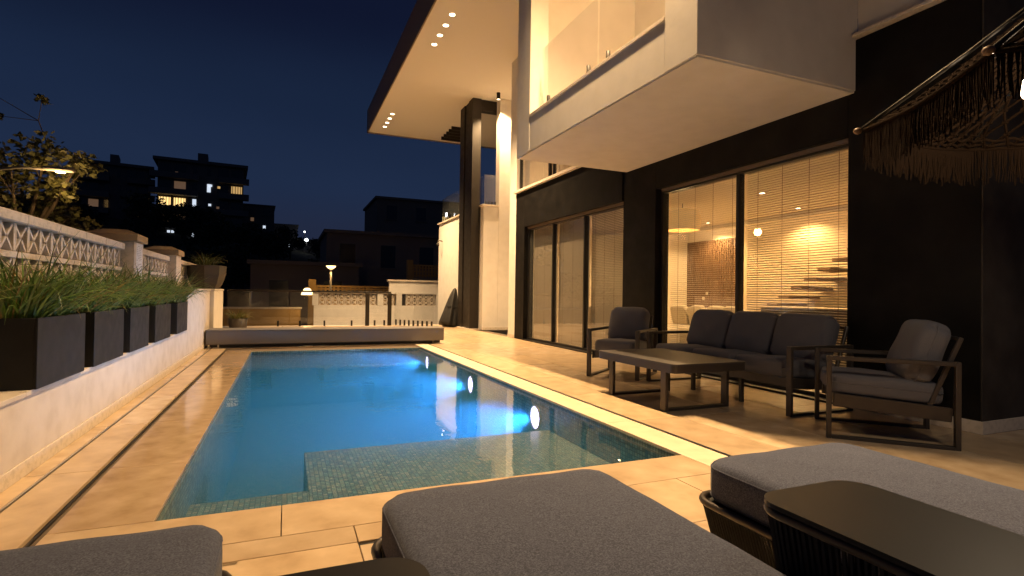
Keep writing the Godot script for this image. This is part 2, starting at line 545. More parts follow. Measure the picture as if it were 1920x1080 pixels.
func deck() -> void:
	var d := structure("pool_deck")
	# the bed under the tiles, open where the pool is
	var bed := Shape.new()
	bed.span(Vector3(-1.33, -0.5, 3.5), Vector3(5.4, -0.022, -2.93))
	bed.span(Vector3(-1.33, -0.5, -2.93), Vector3(-0.975, -0.06, -10.5))
	bed.span(Vector3(-0.975, -0.5, -2.93), Vector3(-0.58, -0.022, -10.5))
	bed.span(Vector3(2.5, -0.5, -2.93), Vector3(5.4, -0.022, -10.5))
	bed.span(Vector3(-1.33, -0.5, -10.5), Vector3(5.4, -0.022, -17.6))
	obj("bed", bed, M.grout, d)
	# between garden wall, metal rail, groove and water
	var zs := [3.4, 2.2, 1.0, -0.2, -1.4, -2.6, -3.8, -5.0, -6.2, -7.4, -8.6, -9.8, -10.95]
	for i in zs.size() - 1:
		slab(d, -1.33, zs[i], -1.225, zs[i + 1], stone())
		slab(d, -1.205, zs[i], -0.975, zs[i + 1], stone())
		if zs[i] <= -3.7:
			slab(d, -0.925, zs[i], -0.53, maxf(zs[i + 1], -10.45), M["wet_stone_%d" % (i % 2)])
	slab(d, -0.925, -2.885, -0.53, -3.8, M.wet_stone_1)
	obj("slide_rail", Shape.new().span(Vector3(-1.221, -0.03, 3.4), Vector3(-1.209, 0.004, -10.9), 0.001), M.rail_metal, d)
	obj("groove_shade_sheet", Shape.new().span(Vector3(-0.972, -0.058, 3.4), Vector3(-0.928, -0.05, -10.9)), M.groove_shade, d)  # dark sheet on the groove bottom, standing in for its shade
	obj("slide_rail", Shape.new().span(Vector3(-0.966, -0.05, 3.4), Vector3(-0.957, -0.012, -10.9)), M.black_frame, d)
	# near end: border row, then two rows with the drain slot between, then big slabs
	var xs := [-0.925, 0.0, 1.2, 2.45]
	for i in 3:
		slab(d, xs[i], -2.52, xs[i + 1], -2.885, stone())
	xs = [-0.925, -0.3, 0.3, 0.9, 1.5, 2.1, 2.72]
	for i in 6:
		if xs[i] > 0.8:
			slab(d, xs[i], -2.0, xs[i + 1], -2.52, stone())
		else:
			slab(d, xs[i], -2.35, xs[i + 1], -2.52, stone())
		if xs[i] > 0.8: pass
		elif xs[i] < -0.2: slab(d, xs[i], -2.0, xs[i + 1], -2.35, stone())
		else: slab(d, xs[i], -2.0, xs[i + 1], -2.318, stone())
		slab(d, xs[i], -0.8, xs[i + 1], -2.0, stone())
		slab(d, xs[i], 0.4, xs[i + 1], -0.8, stone())
		slab(d, xs[i], 1.6, xs[i + 1], 0.4, stone())
		slab(d, xs[i], 3.4, xs[i + 1], 1.6, stone())
	slab(d, -0.3, -2.318, -0.15, -2.35, stone())
	obj("drain_slot", Shape.new().span(Vector3(-0.148, -0.02, -2.349), Vector3(0.898, -0.008, -2.319)), M.steel_brown, d)
	# pale coping along the right edge of the pool, then the slotted joint, then the patio
	var k := -2.62
	while k > -10.9:
		slab(d, 2.45, k, 2.72, maxf(k - 1.2, -10.95), M.coping_stone, 0.0, "coping")
		k -= 1.2
	slab(d, 2.45, -2.52, 2.72, -2.62, M.coping_stone, 0.0, "coping")
	obj("slide_rail", Shape.new().span(Vector3(2.728, -0.03, 3.4), Vector3(2.736, -0.002, -10.9)), M.black_frame, d)
	obj("slide_rail", Shape.new().span(Vector3(2.742, -0.03, 3.4), Vector3(2.75, 0.002, -10.9)), M.rail_metal, d)
	var px := [2.755, 3.2, 3.8, 4.4, 5.07]
	for c in 4:
		var z := 3.4
		while z > -17.5:
			slab(d, px[c], z, px[c + 1], maxf(z - 1.2, -17.55), stone())
			z -= 1.2
	var fx := [-1.33, -0.7, -0.1, 0.5, 1.1, 1.7, 2.3, 2.755]
	for c in 7:
		var z := -10.95
		while z > -17.5:
			slab(d, fx[c], z, fx[c + 1], maxf(z - 1.2, -17.55), stone())
			z -= 1.2
	for z in [3.4, 2.2, 1.0, -0.2, -1.4]:
		for x in [5.07, 5.67, 6.27, 6.87, 7.47]:
			slab(d, x, z, x + 0.6, maxf(z - 1.2, -2.49), stone())
	obj("bed", Shape.new().span(Vector3(5.4, -0.5, 3.5), Vector3(8.2, -0.022, -2.5)), M.grout, d)
	obj("edge_wall", Shape.new().span(Vector3(-1.7, -2.2, -17.6), Vector3(5.4, -0.004, -17.75)), M.white_render, d)

# ---------------------------------------------------------------- pool
func pool() -> void:
	var p := structure("swimming_pool")
	var x0 := -0.53
	var x1 := 2.45
	var za := -2.885
	var zb := -10.45
	var fl := -1.0
	# lining: floor, four walls, the shelf for lying in shallow water and the entry steps
	obj("pool_floor", Shape.new().prism([Vector2(x0 - 0.04, za), Vector2(x0 - 0.04, zb), Vector2(x1 + 0.04, zb), Vector2(x1 + 0.04, za)], fl - 0.1, fl), M.pool_mosaic, p)
	obj("pool_wall", Shape.new().span(Vector3(x0 - 0.05, fl - 0.1, za + 0.04), Vector3(x0, -0.021, zb - 0.05)), M.pool_mosaic, p)
	obj("pool_wall", Shape.new().span(Vector3(x1, fl - 0.1, za + 0.04), Vector3(x1 + 0.05, -0.021, zb - 0.05)), M.pool_mosaic, p)
	obj("pool_wall", Shape.new().span(Vector3(x0, fl - 0.1, zb - 0.05), Vector3(x1, -0.021, zb)), M.pool_mosaic, p)
	obj("pool_wall", Shape.new().span(Vector3(x0, fl - 0.1, za), Vector3(x1, -0.021, za + 0.045)), M.pool_mosaic, p)
	obj("shelf", Shape.new().span(Vector3(0.165, fl, za), Vector3(x1, -0.30, -4.85), 0.006), M.pool_mosaic, p)
	obj("step", Shape.new().span(Vector3(x0, fl, za), Vector3(0.165, -0.301, -3.92), 0.006), M.pool_mosaic, p)
	obj("step", Shape.new().span(Vector3(x0, fl, -3.92), Vector3(0.165, -0.50, -4.45), 0.006), M.pool_mosaic, p)
	var w := Shape.new()
	w.quad(Vector3(x0, WATER_Y, za), Vector3(x1, WATER_Y, za), Vector3(x1, WATER_Y, zb), Vector3(x0, WATER_Y, zb))
	obj("water", w, M.water).set_meta("kind", "structure")
	var murk := FogVolume.new()   # the blue body of the water
	murk.name = "water_body"
	murk.size = Vector3(x1 - x0 - 0.004, WATER_Y - fl - 0.008, za - zb - 0.004)
	var fm := FogMaterial.new()
	fm.density = 0.48
	fm.albedo = lin(0.07, 0.46, 0.88)
	murk.material = fm
	murk.set_meta("kind", "structure")
	add_child(murk)
	murk.position = Vector3((x0 + x1) / 2, (WATER_Y + fl) / 2, (za + zb) / 2)
	# lamps under water in the right wall
	var zs := [-5.15, -7.3, -9.85]
	var says := ["round underwater pool light nearest the shallow shelf", "middle one of the three underwater lights in the pool wall", "underwater pool light farthest away, beside the cover box"]
	for i in 3:
		var t := thing("pool_light", says[i], "pool light", Vector3(x1, -0.24, zs[i]), 0.0, "underwater lights in the pool wall")
		var ring := Shape.new(true)
		ring.xf = Transform3D(Basis(Vector3.BACK, PI / 2), Vector3.ZERO)
		ring.lathe([[0.13, 0.0], [0.13, 0.014], [0.117, 0.02], [0.115, 0.006]], 24)
		obj("ring", ring, M.steel, t)
		var face := Shape.new(true)
		face.xf = ring.xf
		face.lathe([[0.115, 0.006], [0.08, 0.013], [0.0001, 0.017]], 24)
		obj("lens", face, M.pool_lamp_face, t)
		spot(t, Vector3(-0.05, 0, 0), Vector3(-1, -0.14, 0), 22.0, 38.0, POOL_BLUE, 0.07, 1.0)

# ---------------------------------------------------------------- cover box, far glass rail, things at the end of the deck
func glass_panel(parent: Node, a: Vector3, b: Vector3, h: float, m: Material, called := "pane") -> void:
	var dir := (b - a).normalized()
	var s := Shape.new()
	s.bar(a + Vector3.UP * h / 2, b + Vector3.UP * h / 2, 0.012, h)
	obj(called, s, m, parent)

func terrace_end() -> void:
	var t := thing("pool_cover_box", "long low taupe metal box across the far end of the pool", "pool cover", Vector3.ZERO)
	obj("housing", Shape.new().span(Vector3(-1.30, 0.07, -10.95), Vector3(3.06, 0.315, -11.55), 0.008), M.cover_metal, t)
	obj("lid", Shape.new().span(Vector3(-1.31, 0.317, -10.94), Vector3(3.07, 0.332, -11.56), 0.004), M.cover_metal, t)
	for x in [-1.18, 2.93]:
		var f := obj("foot", Shape.new().span(Vector3(x - 0.06, 0.02, -11.0), Vector3(x + 0.06, 0.07, -11.45), 0.005), M.black_frame, t)
		obj("wheel", Shape.new(true).tube([Vector3(x - 0.04, 0.03, -11.03), Vector3(x - 0.01, 0.03, -11.03)], 0.028, -1, 14), M.steel, f)
	obj("under_box_shade", Shape.new().span(Vector3(-1.1, 0.004, -11.1), Vector3(2.85, 0.07, -11.13)), M.black_frame, t)  # dark sheet added for the shade in the gap under the box
	# the frameless rail across the end of the deck
	var r := thing("glass_balustrade", "low clear glass balustrade with dark posts behind the pool cover box", "balustrade")
	var z := -17.4
	glass_panel(r, Vector3(-1.55, 0.08, z), Vector3(0.1, 0.08, z), 0.94, M.rail_glass)
	glass_panel(r, Vector3(0.12, 0.08, z), Vector3(2.3, 0.08, z), 0.94, M.rail_glass)
	glass_panel(r, Vector3(2.44, 0.08, z), Vector3(3.02, 0.08, z), 0.94, M.rail_glass)
	obj("top_rail", Shape.new().span(Vector3(-1.55, 1.022, z - 0.02), Vector3(3.1, 1.075, z + 0.02), 0.004), M.steel_brown, r)
	for x in [2.37, 3.06]:
		obj("post", Shape.new().span(Vector3(x - 0.06, 0.002, z - 0.03), Vector3(x + 0.06, 1.02, z + 0.03), 0.004), M.steel_brown, r)
	for x in [-1.3, -0.2, 0.4, 1.1, 1.9, 2.6, 2.9]:
		obj("spigot", Shape.new().span(Vector3(x - 0.025, 0.002, z - 0.03), Vector3(x + 0.025, 0.17, z + 0.03), 0.004), M.black_frame, r)
	var q := thing("glass_balustrade", "clear glass balustrade on a row of black spigots beside the tall white wall", "balustrade")
	var a := Vector3(3.2, 0, -17.35)
	var b := Vector3(4.12, 0, -15.9)
	for i in 2:
		glass_panel(q, a.lerp(b, 0.5 * i + 0.01) + Vector3.UP * 0.08, a.lerp(b, 0.5 * i + 0.49) + Vector3.UP * 0.08, 0.97, M.rail_glass)
	for i in 9:
		var c := a.lerp(b, 0.05 + 0.9 * i / 8.0)
		obj("spigot", Shape.new().box(Vector3(0, 0.1, 0), Vector3(0.05, 0.2, 0.06), 0.006), M.black_frame, q, c)
	obj("base_rail", Shape.new().bar(a + Vector3.UP * 0.012, b + Vector3.UP * 0.012, 0.12, 0.02), M.cast_stone, q)
	# folded parasol in its cover, leaning where wall and post meet
	var u := thing("folded_parasol", "folded parasol in a black cover leaning against the white wall", "parasol", Vector3(4.72, 0.0, -16.45))
	u.rotation = Vector3(-0.16, 0, -0.22)
	obj("cover", Shape.new(true).lathe([[0.02, 0.012], [0.27, 0.03], [0.28, 0.12], [0.22, 0.45], [0.16, 0.8], [0.11, 1.05], [0.06, 1.22], [0.015, 1.27]], 40, Vector3.ZERO, 0.13, 7), M.black_cover, u)
	obj("strap", Shape.new(true).lathe([[0.205, 0.58], [0.212, 0.60], [0.205, 0.64]], 28), M.rope, u)
	# white pedestal with the bowl, small pot behind it
	var pd := thing("white_pedestal", "white rendered pedestal wall carrying the dark bowl", "wall", Vector3(-1.395, 0, -12.5))
	obj("block", Shape.new().box(Vector3(0, 0.52, 0), Vector3(0.27, 1.036, 1.6), 0.006), M.white_render, pd)
	obj("top_slab", Shape.new().box(Vector3(0, 1.055, 0), Vector3(0.30, 0.03, 1.63), 0.004), M.white_render, pd)
	var bowl := thing("bowl_planter", "dark faceted bowl planter standing on the white pedestal", "planter", Vector3(-1.43, 1.071, -12.0))
	obj("bowl", Shape.new().lathe([[0.02, 0.0], [0.22, 0.0], [0.28, 0.10], [0.335, 0.28], [0.345, 0.44], [0.315, 0.45], [0.30, 0.40]], 8), M.bowl_clay, bowl)
	obj("gravel", Shape.new(true).lathe([[0.30, 0.40], [0.18, 0.44], [0.0001, 0.46]], 16), M.gravel, bowl)
	var g := thing("spiky_plant", "spiky succulent growing in the dark bowl on the pedestal", "plant", Vector3(-1.43, 1.50, -12.0))
	obj("leaves", blades(90, 0.20, 0.45, 0.008, 0.16, 0.6, 5, Color(0.10, 0.12, 0.035)), M.blade_leaf, g)
	var pot := thing("flower_pot", "small dark pot on the deck behind the white pedestal", "planter", Vector3(-0.98, 0.0, -13.6))
	obj("pot", Shape.new(true).lathe([[0.02, 0.004], [0.15, 0.004], [0.20, 0.42], [0.175, 0.42], [0.17, 0.37]], 20), M.bowl_clay, pot)
	obj("soil", Shape.new(true).lathe([[0.172, 0.37], [0.0001, 0.39]], 16), M.soil, pot)
	var fp := thing("flowering_plant", "small plant in the pot behind the white pedestal", "plant", Vector3(-0.98, 0.38, -13.6))
	obj("leaves", blades(120, 0.18, 0.42, 0.010, 0.14, 0.7, 8, Color(0.16, 0.16, 0.05)), M.blade_leaf, fp)

func blades(n: int, l0: float, l1: float, w: float, spread: float, lean: float, seed_: int, c: Color, sx := 1.0) -> Shape:   # a tuft of long strap leaves
	var r := RandomNumberGenerator.new()
	r.seed = seed_
	var s := Shape.new(true)
	for i in n:
		var a := r.randf() * TAU
		var base := Vector3(cos(a) * spread * sqrt(r.randf()), 0, sin(a) * spread * sqrt(r.randf()) * sx)
		var dir := Vector3(cos(a + r.randf_range(-0.7, 0.7)), 0, sin(a + r.randf_range(-0.7, 0.7))).normalized()
		var len := r.randf_range(l0, l1)
		var le := lean * r.randf_range(0.35, 1.25)
		var drop := r.randf_range(0.3, 1.7)
		var k := r.randf_range(0.55, 1.35)
		var dry := r.randf()
		s.tint = Color(c.r * k, c.g * k, c.b * k) if dry < 0.88 else Color(0.22 * k, 0.15 * k, 0.05 * k)
		var side := dir.cross(Vector3.UP).normalized().rotated(dir, r.randf_range(-0.6, 0.6))
		var last := []
		for j in 7:
			var t := j / 6.0
			var ang := le + drop * t * t * 1.25
			var p := base
			if j > 0: p = last[2] + (dir * sin(ang) + Vector3.UP * cos(ang)) * len / 6.0
			var hw := w * (0.55 + 0.45 * sin(PI * minf(t * 1.3, 1.0))) * (1.0 - t * t * 0.9)
			var now := [p - side * hw, p + side * hw, p]
			if j > 0: s.quad(last[0], last[1], now[1], now[0])
			last = now
	return s

# ---------------------------------------------------------------- the house
const FX := 5.08      # face of the ground floor
const SOFFIT := 6.8

func part_node(parent: Node, called: String) -> Node3D:
	var o := Node3D.new()
	o.name = called
	parent.add_child(o, true)
	return o

func house() -> void:
	var h := thing("modern_house", "two storey modern house with black cladding, white balcony box and deep roof", "house")
	# black ground floor with its openings
	obj("cladding", Shape.new().span(Vector3(FX, 0.1, -2.515), Vector3(FX + 0.25, 3.58, -3.62), 0.004), M.black_cladding, h)
	obj("cladding", Shape.new().span(Vector3(FX, 2.66, -3.623), Vector3(FX + 0.25, 3.54, -6.617), 0.003), M.black_cladding, h)
	obj("cladding", Shape.new().span(Vector3(FX, 0.0, -6.62), Vector3(FX + 0.25, 3.54, -7.1), 0.004), M.black_cladding, h)
	obj("cladding", Shape.new().span(Vector3(FX + 0.03, 0.0, -7.1), Vector3(FX + 0.25, 3.46, -7.5), 0.004), M.black_cladding, h)
	obj("cladding", Shape.new().span(Vector3(FX, 2.62, -7.503), Vector3(FX + 0.25, 3.46, -11.447), 0.003), M.black_cladding, h)
	obj("cladding", Shape.new().span(Vector3(FX, 0.0, -11.45), Vector3(FX + 0.25, 3.46, -11.95), 0.004), M.black_cladding, h)
	obj("ledge", Shape.new().span(Vector3(FX - 0.07, 3.46, -7.6), Vector3(FX + 0.25, 3.52, -11.97), 0.004), M.cast_stone, h)
	obj("ledge", Shape.new().span(Vector3(FX - 0.07, 3.585, -2.43), Vector3(FX + 0.25, 3.62, -3.54), 0.004), M.cast_stone, h)
	# gable end towards the camera
	obj("cladding", Shape.new().span(Vector3(FX, 0.1, -2.5), Vector3(10.7, 3.58, -2.512), 0.002), M.umber_render, h)
	obj("skirting", Shape.new().span(Vector3(FX - 0.012, 0.0, -2.488), Vector3(10.7, 0.1, -2.72), 0.002), M.cast_stone, h)
	obj("skirting", Shape.new().span(Vector3(FX - 0.012, 0.0, -2.7205), Vector3(FX + 0.2, 0.1, -3.6), 0.002), M.cast_stone, h)
	obj("upper_wall", Shape.new().span(Vector3(FX + 0.03, 3.62, -2.5), Vector3(10.7, SOFFIT, -3.55), 0.0), M.balcony_render, h)
	# big window of two sliding leaves
	window(h, -3.62, -6.62, 2.66, [-5.12], 0.05)
	window(h, -7.5, -11.45, 2.62, [-8.87, -10.18], 0.04)
	# floor, ceiling and walls of the room behind
	obj("room_floor", Shape.new().span(Vector3(5.18, -0.2, -2.72), Vector3(10.7, 0.0, -12.3)), M.room_floor, h)
	obj("room_ceiling", Shape.new().span(Vector3(FX + 0.25, 2.78, -2.72), Vector3(9.5, 3.5, -12.3)), M.room_ceiling, h)
	obj("room_ceiling", Shape.new().span(Vector3(9.5, 2.86, -2.72), Vector3(10.7, 3.5, -12.3)), M.room_ceiling, h)
	obj("room_wall", Shape.new().span(Vector3(10.5, 0.0, -2.72), Vector3(10.7, 2.86, -10.3)), M.stair_wall, h)
	obj("room_wall", Shape.new().span(Vector3(10.53, 0.0, -10.3), Vector3(10.7, 2.86, -12.2)), M.room_wall, h)
	obj("room_wall", Shape.new().span(Vector3(FX + 0.25, 0.0, -12.2), Vector3(10.7, 2.86, -12.3)), M.room_wall, h)
	obj("room_wall", Shape.new().span(Vector3(FX + 0.25, 0.0, -2.72), Vector3(10.5, 2.86, -2.8)), M.room_wall, h)
	for i in 24:
		var z := -12.17 + i * 0.078
		obj("timber_slat", slat_mesh(), M.dark_timber, h, Vector3(10.5, 1.29, z))
	# white tower wall, alcove and the wall that the lamp washes
	obj("white_wall", Shape.new().span(Vector3(FX, 0.0, -11.953), Vector3(FX + 0.6, SOFFIT, -12.36), 0.004), M.white_render, h)
	obj("white_wall", Shape.new().span(Vector3(6.25, 0.0, -12.36), Vector3(6.5, SOFFIT, -14.75)), M.white_render, h)
	obj("white_wall", Shape.new().span(Vector3(5.72, 0.0, -14.75), Vector3(6.5, SOFFIT, -15.05), 0.004), M.white_render, h)
	obj("skirting", Shape.new().span(Vector3(5.24, 0.0, -14.735), Vector3(6.24, 0.08, -14.75)), M.cast_stone, h)
	obj("skirting", Shape.new().span(Vector3(FX - 0.012, 0.0, -11.955), Vector3(FX, 0.08, -12.36)), M.cast_stone, h)
	# raised terrace behind it with parapet, coping and glass
	obj("parapet", Shape.new().span(Vector3(5.25, 0.0, -14.753), Vector3(5.717, 3.6, -15.05), 0.004), M.white_render, h)
	obj("parapet", Shape.new().span(Vector3(5.25, -2.0, -15.053), Vector3(9.0, 3.6, -19.7), 0.004), M.white_render, h)
	obj("coping", Shape.new().span(Vector3(5.19, 3.6, -14.70), Vector3(5.717, 3.65, -15.07), 0.004), M.cast_stone, h)
	obj("coping", Shape.new().span(Vector3(5.19, 3.603, -15.073), Vector3(5.6, 3.65, -19.76), 0.004), M.cast_stone, h)
	obj("glass_rail", Shape.new().span(Vector3(5.30, 3.655, -14.88), Vector3(5.68, 4.55, -14.892)), M.rail_glass, h)
	obj("glass_rail", Shape.new().span(Vector3(5.34, 3.655, -15.15), Vector3(5.352, 4.55, -19.6)), M.rail_glass, h)
	for x in [5.35, 5.45, 5.55, 5.65]:
		obj("spigot", Shape.new().box(Vector3(0, 0.06, 0), Vector3(0.03, 0.12, 0.05), 0.004), M.black_frame, h, Vector3(x, 3.65, -14.886))
	# dark steel post: three upright leaves with deep joints, and the beam back to the wall
	var post := part_node(h, "steel_post")
	obj("leaf", Shape.new().span(Vector3(4.95, 0.0, -15.0), Vector3(5.22, SOFFIT, -15.36), 0.006), M.steel_brown, post)
	obj("leaf", Shape.new().span(Vector3(4.98, 0.0, -15.40), Vector3(5.22, SOFFIT, -15.74), 0.006), M.steel_brown, post)
	obj("leaf", Shape.new().span(Vector3(4.95, 0.0, -15.78), Vector3(5.22, SOFFIT, -16.2), 0.006), M.steel_brown, post)
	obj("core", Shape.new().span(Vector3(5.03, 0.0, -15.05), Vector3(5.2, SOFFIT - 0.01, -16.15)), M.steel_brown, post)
	obj("base_plate", Shape.new().span(Vector3(4.92, 0.0, -14.97), Vector3(5.25, 0.03, -16.23), 0.004), M.cast_stone, post)
	obj("beam", Shape.new().span(Vector3(5.22, SOFFIT - 0.32, -15.06), Vector3(6.5, SOFFIT, -15.3), 0.006), M.steel_brown, h)
	for i in 5:
		obj("louvre", Shape.new().box(Vector3.ZERO, Vector3(1.0, 0.12, 0.05), 0.004), M.steel_brown, h, Vector3(5.65, SOFFIT - 0.065, -17.9 - i * 0.33))
	roof(h)
	balcony(h)
	upper_window(h)

func slat_mesh() -> ArrayMesh:
	if not mesh_cache.has("slat"):
		mesh_cache["slat"] = Shape.new().box(Vector3.ZERO, Vector3(0.05, 2.58, 0.06), 0.004).mesh()
	return mesh_cache["slat"]

func window(h: Node, za: float, zb: float, top: float, mull: Array, w: float) -> void:
	var n := part_node(h, "sliding_window")
	var x0 := FX + 0.10
	var x1 := FX + 0.18
	var f := Shape.new()
	f.span(Vector3(x0, 0.0, za), Vector3(x1, top, za - w), 0.003)
	f.span(Vector3(x0, 0.0, zb), Vector3(x1, top, zb + w), 0.003)
	f.span(Vector3(x0, top - 0.07, za - w), Vector3(x1, top, zb + w), 0.003)
	f.span(Vector3(x0, 0.0, za - w), Vector3(x1, 0.06, zb + w), 0.003)
	obj("frame", f, M.black_frame, n)
	obj("track", Shape.new().span(Vector3(FX - 0.03, 0.0, za - 0.01), Vector3(x0 - 0.002, 0.022, zb + 0.01), 0.003), M.black_frame, n)
	obj("head_trim", Shape.new().span(Vector3(x0 - 0.03, top - 0.045, za - w), Vector3(x0 - 0.002, top, zb + w)), M.fascia_metal, n)
	var edges := [za - w] + mull + [zb + w]
	for i in edges.size() - 1:
		var leaf := Shape.new()
		var a: float = edges[i] - (0.0 if i == 0 else 0.028)
		var b: float = edges[i + 1] + (0.0 if i == edges.size() - 2 else 0.028)
		var gx := FX + 0.135 + 0.012 * (i % 2)
		leaf.span(Vector3(gx, 0.062, a), Vector3(gx + 0.008, top - 0.072, b))
		obj("pane", leaf, M.glass, n)
	for m in mull:
		obj("mullion", Shape.new().span(Vector3(x0 - 0.005, 0.062, m + 0.027), Vector3(x1 + 0.004, top - 0.072, m - 0.027), 0.003), M.black_frame, n)

func roof(h: Node) -> void:
	var r := part_node(h, "roof")
	obj("soffit", Shape.new().span(Vector3(2.62, SOFFIT, -1.0), Vector3(10.7, SOFFIT + 0.08, -19.85)), M.soffit_paint, r)
	obj("roof_slab", Shape.new().span(Vector3(2.62, SOFFIT + 0.08, -1.0), Vector3(10.7, SOFFIT + 0.72, -19.85)), M.fascia_metal, r)
	obj("fascia", Shape.new().span(Vector3(2.58, SOFFIT - 0.03, -0.96), Vector3(2.617, SOFFIT + 0.78, -19.89), 0.004), M.fascia_metal, r)
	obj("fascia", Shape.new().span(Vector3(2.62, SOFFIT - 0.03, -19.853), Vector3(10.7, SOFFIT + 0.78, -19.89), 0.004), M.fascia_metal, r)

func balcony(h: Node) -> void:
	var b := part_node(h, "balcony")
	var x := 3.13
	obj("slab", Shape.new().span(Vector3(x + 0.004, 3.08, -3.983), Vector3(FX, 3.56, -6.927)), M.balcony_render, b)
	obj("underside", Shape.new().span(Vector3(x + 0.012, 3.062, -3.56), Vector3(FX - 0.004, 3.08, -7.37)), M.balcony_render, b)
	obj("sill", Shape.new().span(Vector3(x - 0.006, 3.56, -3.983), Vector3(FX, 3.6, -6.927), 0.004), M.cast_stone, b)
	obj("pillar", Shape.new().span(Vector3(x, 3.08, -3.55), Vector3(FX + 0.03, SOFFIT, -3.98), 0.005), M.balcony_render, b)
	obj("pillar", Shape.new().span(Vector3(x, 3.08, -6.93), Vector3(x + 0.28, SOFFIT, -7.38), 0.005), M.balcony_render, b)
	obj("end_wall", Shape.new().span(Vector3(x + 0.28, 3.08, -7.2), Vector3(FX, SOFFIT, -7.38)), M.balcony_render, b)
	obj("back_wall", Shape.new().span(Vector3(FX, 3.56, -3.984), Vector3(FX + 0.2, SOFFIT, -7.38)), M.balcony_render, b)
	obj("balcony_ceiling", Shape.new().span(Vector3(x + 0.04, SOFFIT - 0.5, -3.983), Vector3(FX, SOFFIT - 0.4, -7.198)), M.soffit_paint, b)
	for z in [[-6.75, -5.30], [-5.27, -4.0]]:
		obj("pane", Shape.new().span(Vector3(x + 0.10, 3.63, z[0]), Vector3(x + 0.112, 4.47, z[1])), M.rail_glass, b)
	for z in [-6.55, -5.5, -5.08, -4.06]:
		obj("spigot", Shape.new(true).tube([Vector3(0, 0, 0), Vector3(0, 0.15, 0)], 0.025, -1, 14), M.steel_brown, b, Vector3(x + 0.106, 3.601, z))
	var l := thing("ceiling_lamp", "warm ceiling lamp inside the upper balcony", "lamp", Vector3(4.2, SOFFIT - 0.502, -5.3))
	obj("base", Shape.new(true).lathe([[0.0001, -0.03], [0.16, -0.03], [0.165, 0.0]], 24), M.white_plastic, l)
	obj("diffuser", Shape.new(true).lathe([[0.0001, -0.085], [0.1, -0.07], [0.15, -0.03]], 24), M.lamp_face, l)
	omni(l, Vector3(0, -0.16, 0), 0.65, ROOM, 0.1)

func upper_window(h: Node) -> void:
	# glazed front of the upper floor between balcony and tower, lit from a room behind
	var n := part_node(h, "upper_window")
	var f := Shape.new()
	for z in [-7.42, -8.8, -10.15, -10.35, -11.9]:
		f.span(Vector3(FX + 0.08, 3.52, z), Vector3(FX + 0.15, 6.2, z - 0.055), 0.003)
	f.span(Vector3(FX + 0.08, 3.52, -7.48), Vector3(FX + 0.15, 3.57, -11.9), 0.003)
	f.span(Vector3(FX + 0.08, 6.14, -7.48), Vector3(FX + 0.15, 6.2, -11.9), 0.003)
	obj("frame", f, M.black_frame, n)
	for z in [[-7.48, -8.8], [-8.86, -10.15], [-10.41, -11.9]]:
		obj("pane", Shape.new().span(Vector3(FX + 0.11, 3.572, z[0]), Vector3(FX + 0.118, 6.138, z[1])), M.glass, n)
	obj("upper_wall", Shape.new().span(Vector3(FX + 0.03, 6.203, -7.383), Vector3(FX + 0.25, SOFFIT, -11.953)), M.white_render, h)
	obj("room_floor", Shape.new().span(Vector3(FX + 0.2, 3.503, -3.6), Vector3(10.7, 3.56, -12.3)), M.room_floor, h)
	obj("room_wall", Shape.new().span(Vector3(8.6, 3.56, -7.4), Vector3(8.8, 6.7, -12.3)), M.room_wall, h)
	obj("room_wall", Shape.new().span(Vector3(FX + 0.3, 3.56, -7.39), Vector3(8.6, 6.7, -7.45)), M.room_wall, h)
	obj("room_wall", Shape.new().span(Vector3(FX + 0.61, 3.56, -12.2), Vector3(8.6, 6.7, -12.3)), M.room_wall, h)
	obj("room_ceiling", Shape.new().span(Vector3(FX + 0.26, 6.4, -7.45), Vector3(8.6, 6.5, -12.2)), M.room_ceiling, h)
	var c := Shape.new(true)
	for i in 90:
		var z0 := -10.0 - i * 0.021
		c.quad(Vector3(5.42 + 0.03 * sin(i * 0.9), 3.57, z0), Vector3(5.42 + 0.03 * sin((i + 1) * 0.9), 3.57, z0 - 0.021), Vector3(5.42 + 0.03 * sin((i + 1) * 0.9), 6.3, z0 - 0.021), Vector3(5.42 + 0.03 * sin(i * 0.9), 6.3, z0))
	tag(obj("curtain", c, M.curtain), "pale curtain hanging behind the upper floor window", "curtain")
	var l := thing("ceiling_lamp", "ceiling lamp in the upper floor room behind the curtain", "lamp", Vector3(7.0, 6.398, -9.8))
	obj("diffuser", Shape.new(true).lathe([[0.0001, -0.09], [0.14, -0.06], [0.18, 0.0]], 24), M.lamp_face, l)
	omni(l, Vector3(0, -0.2, 0), 2.2, ROOM, 0.12)

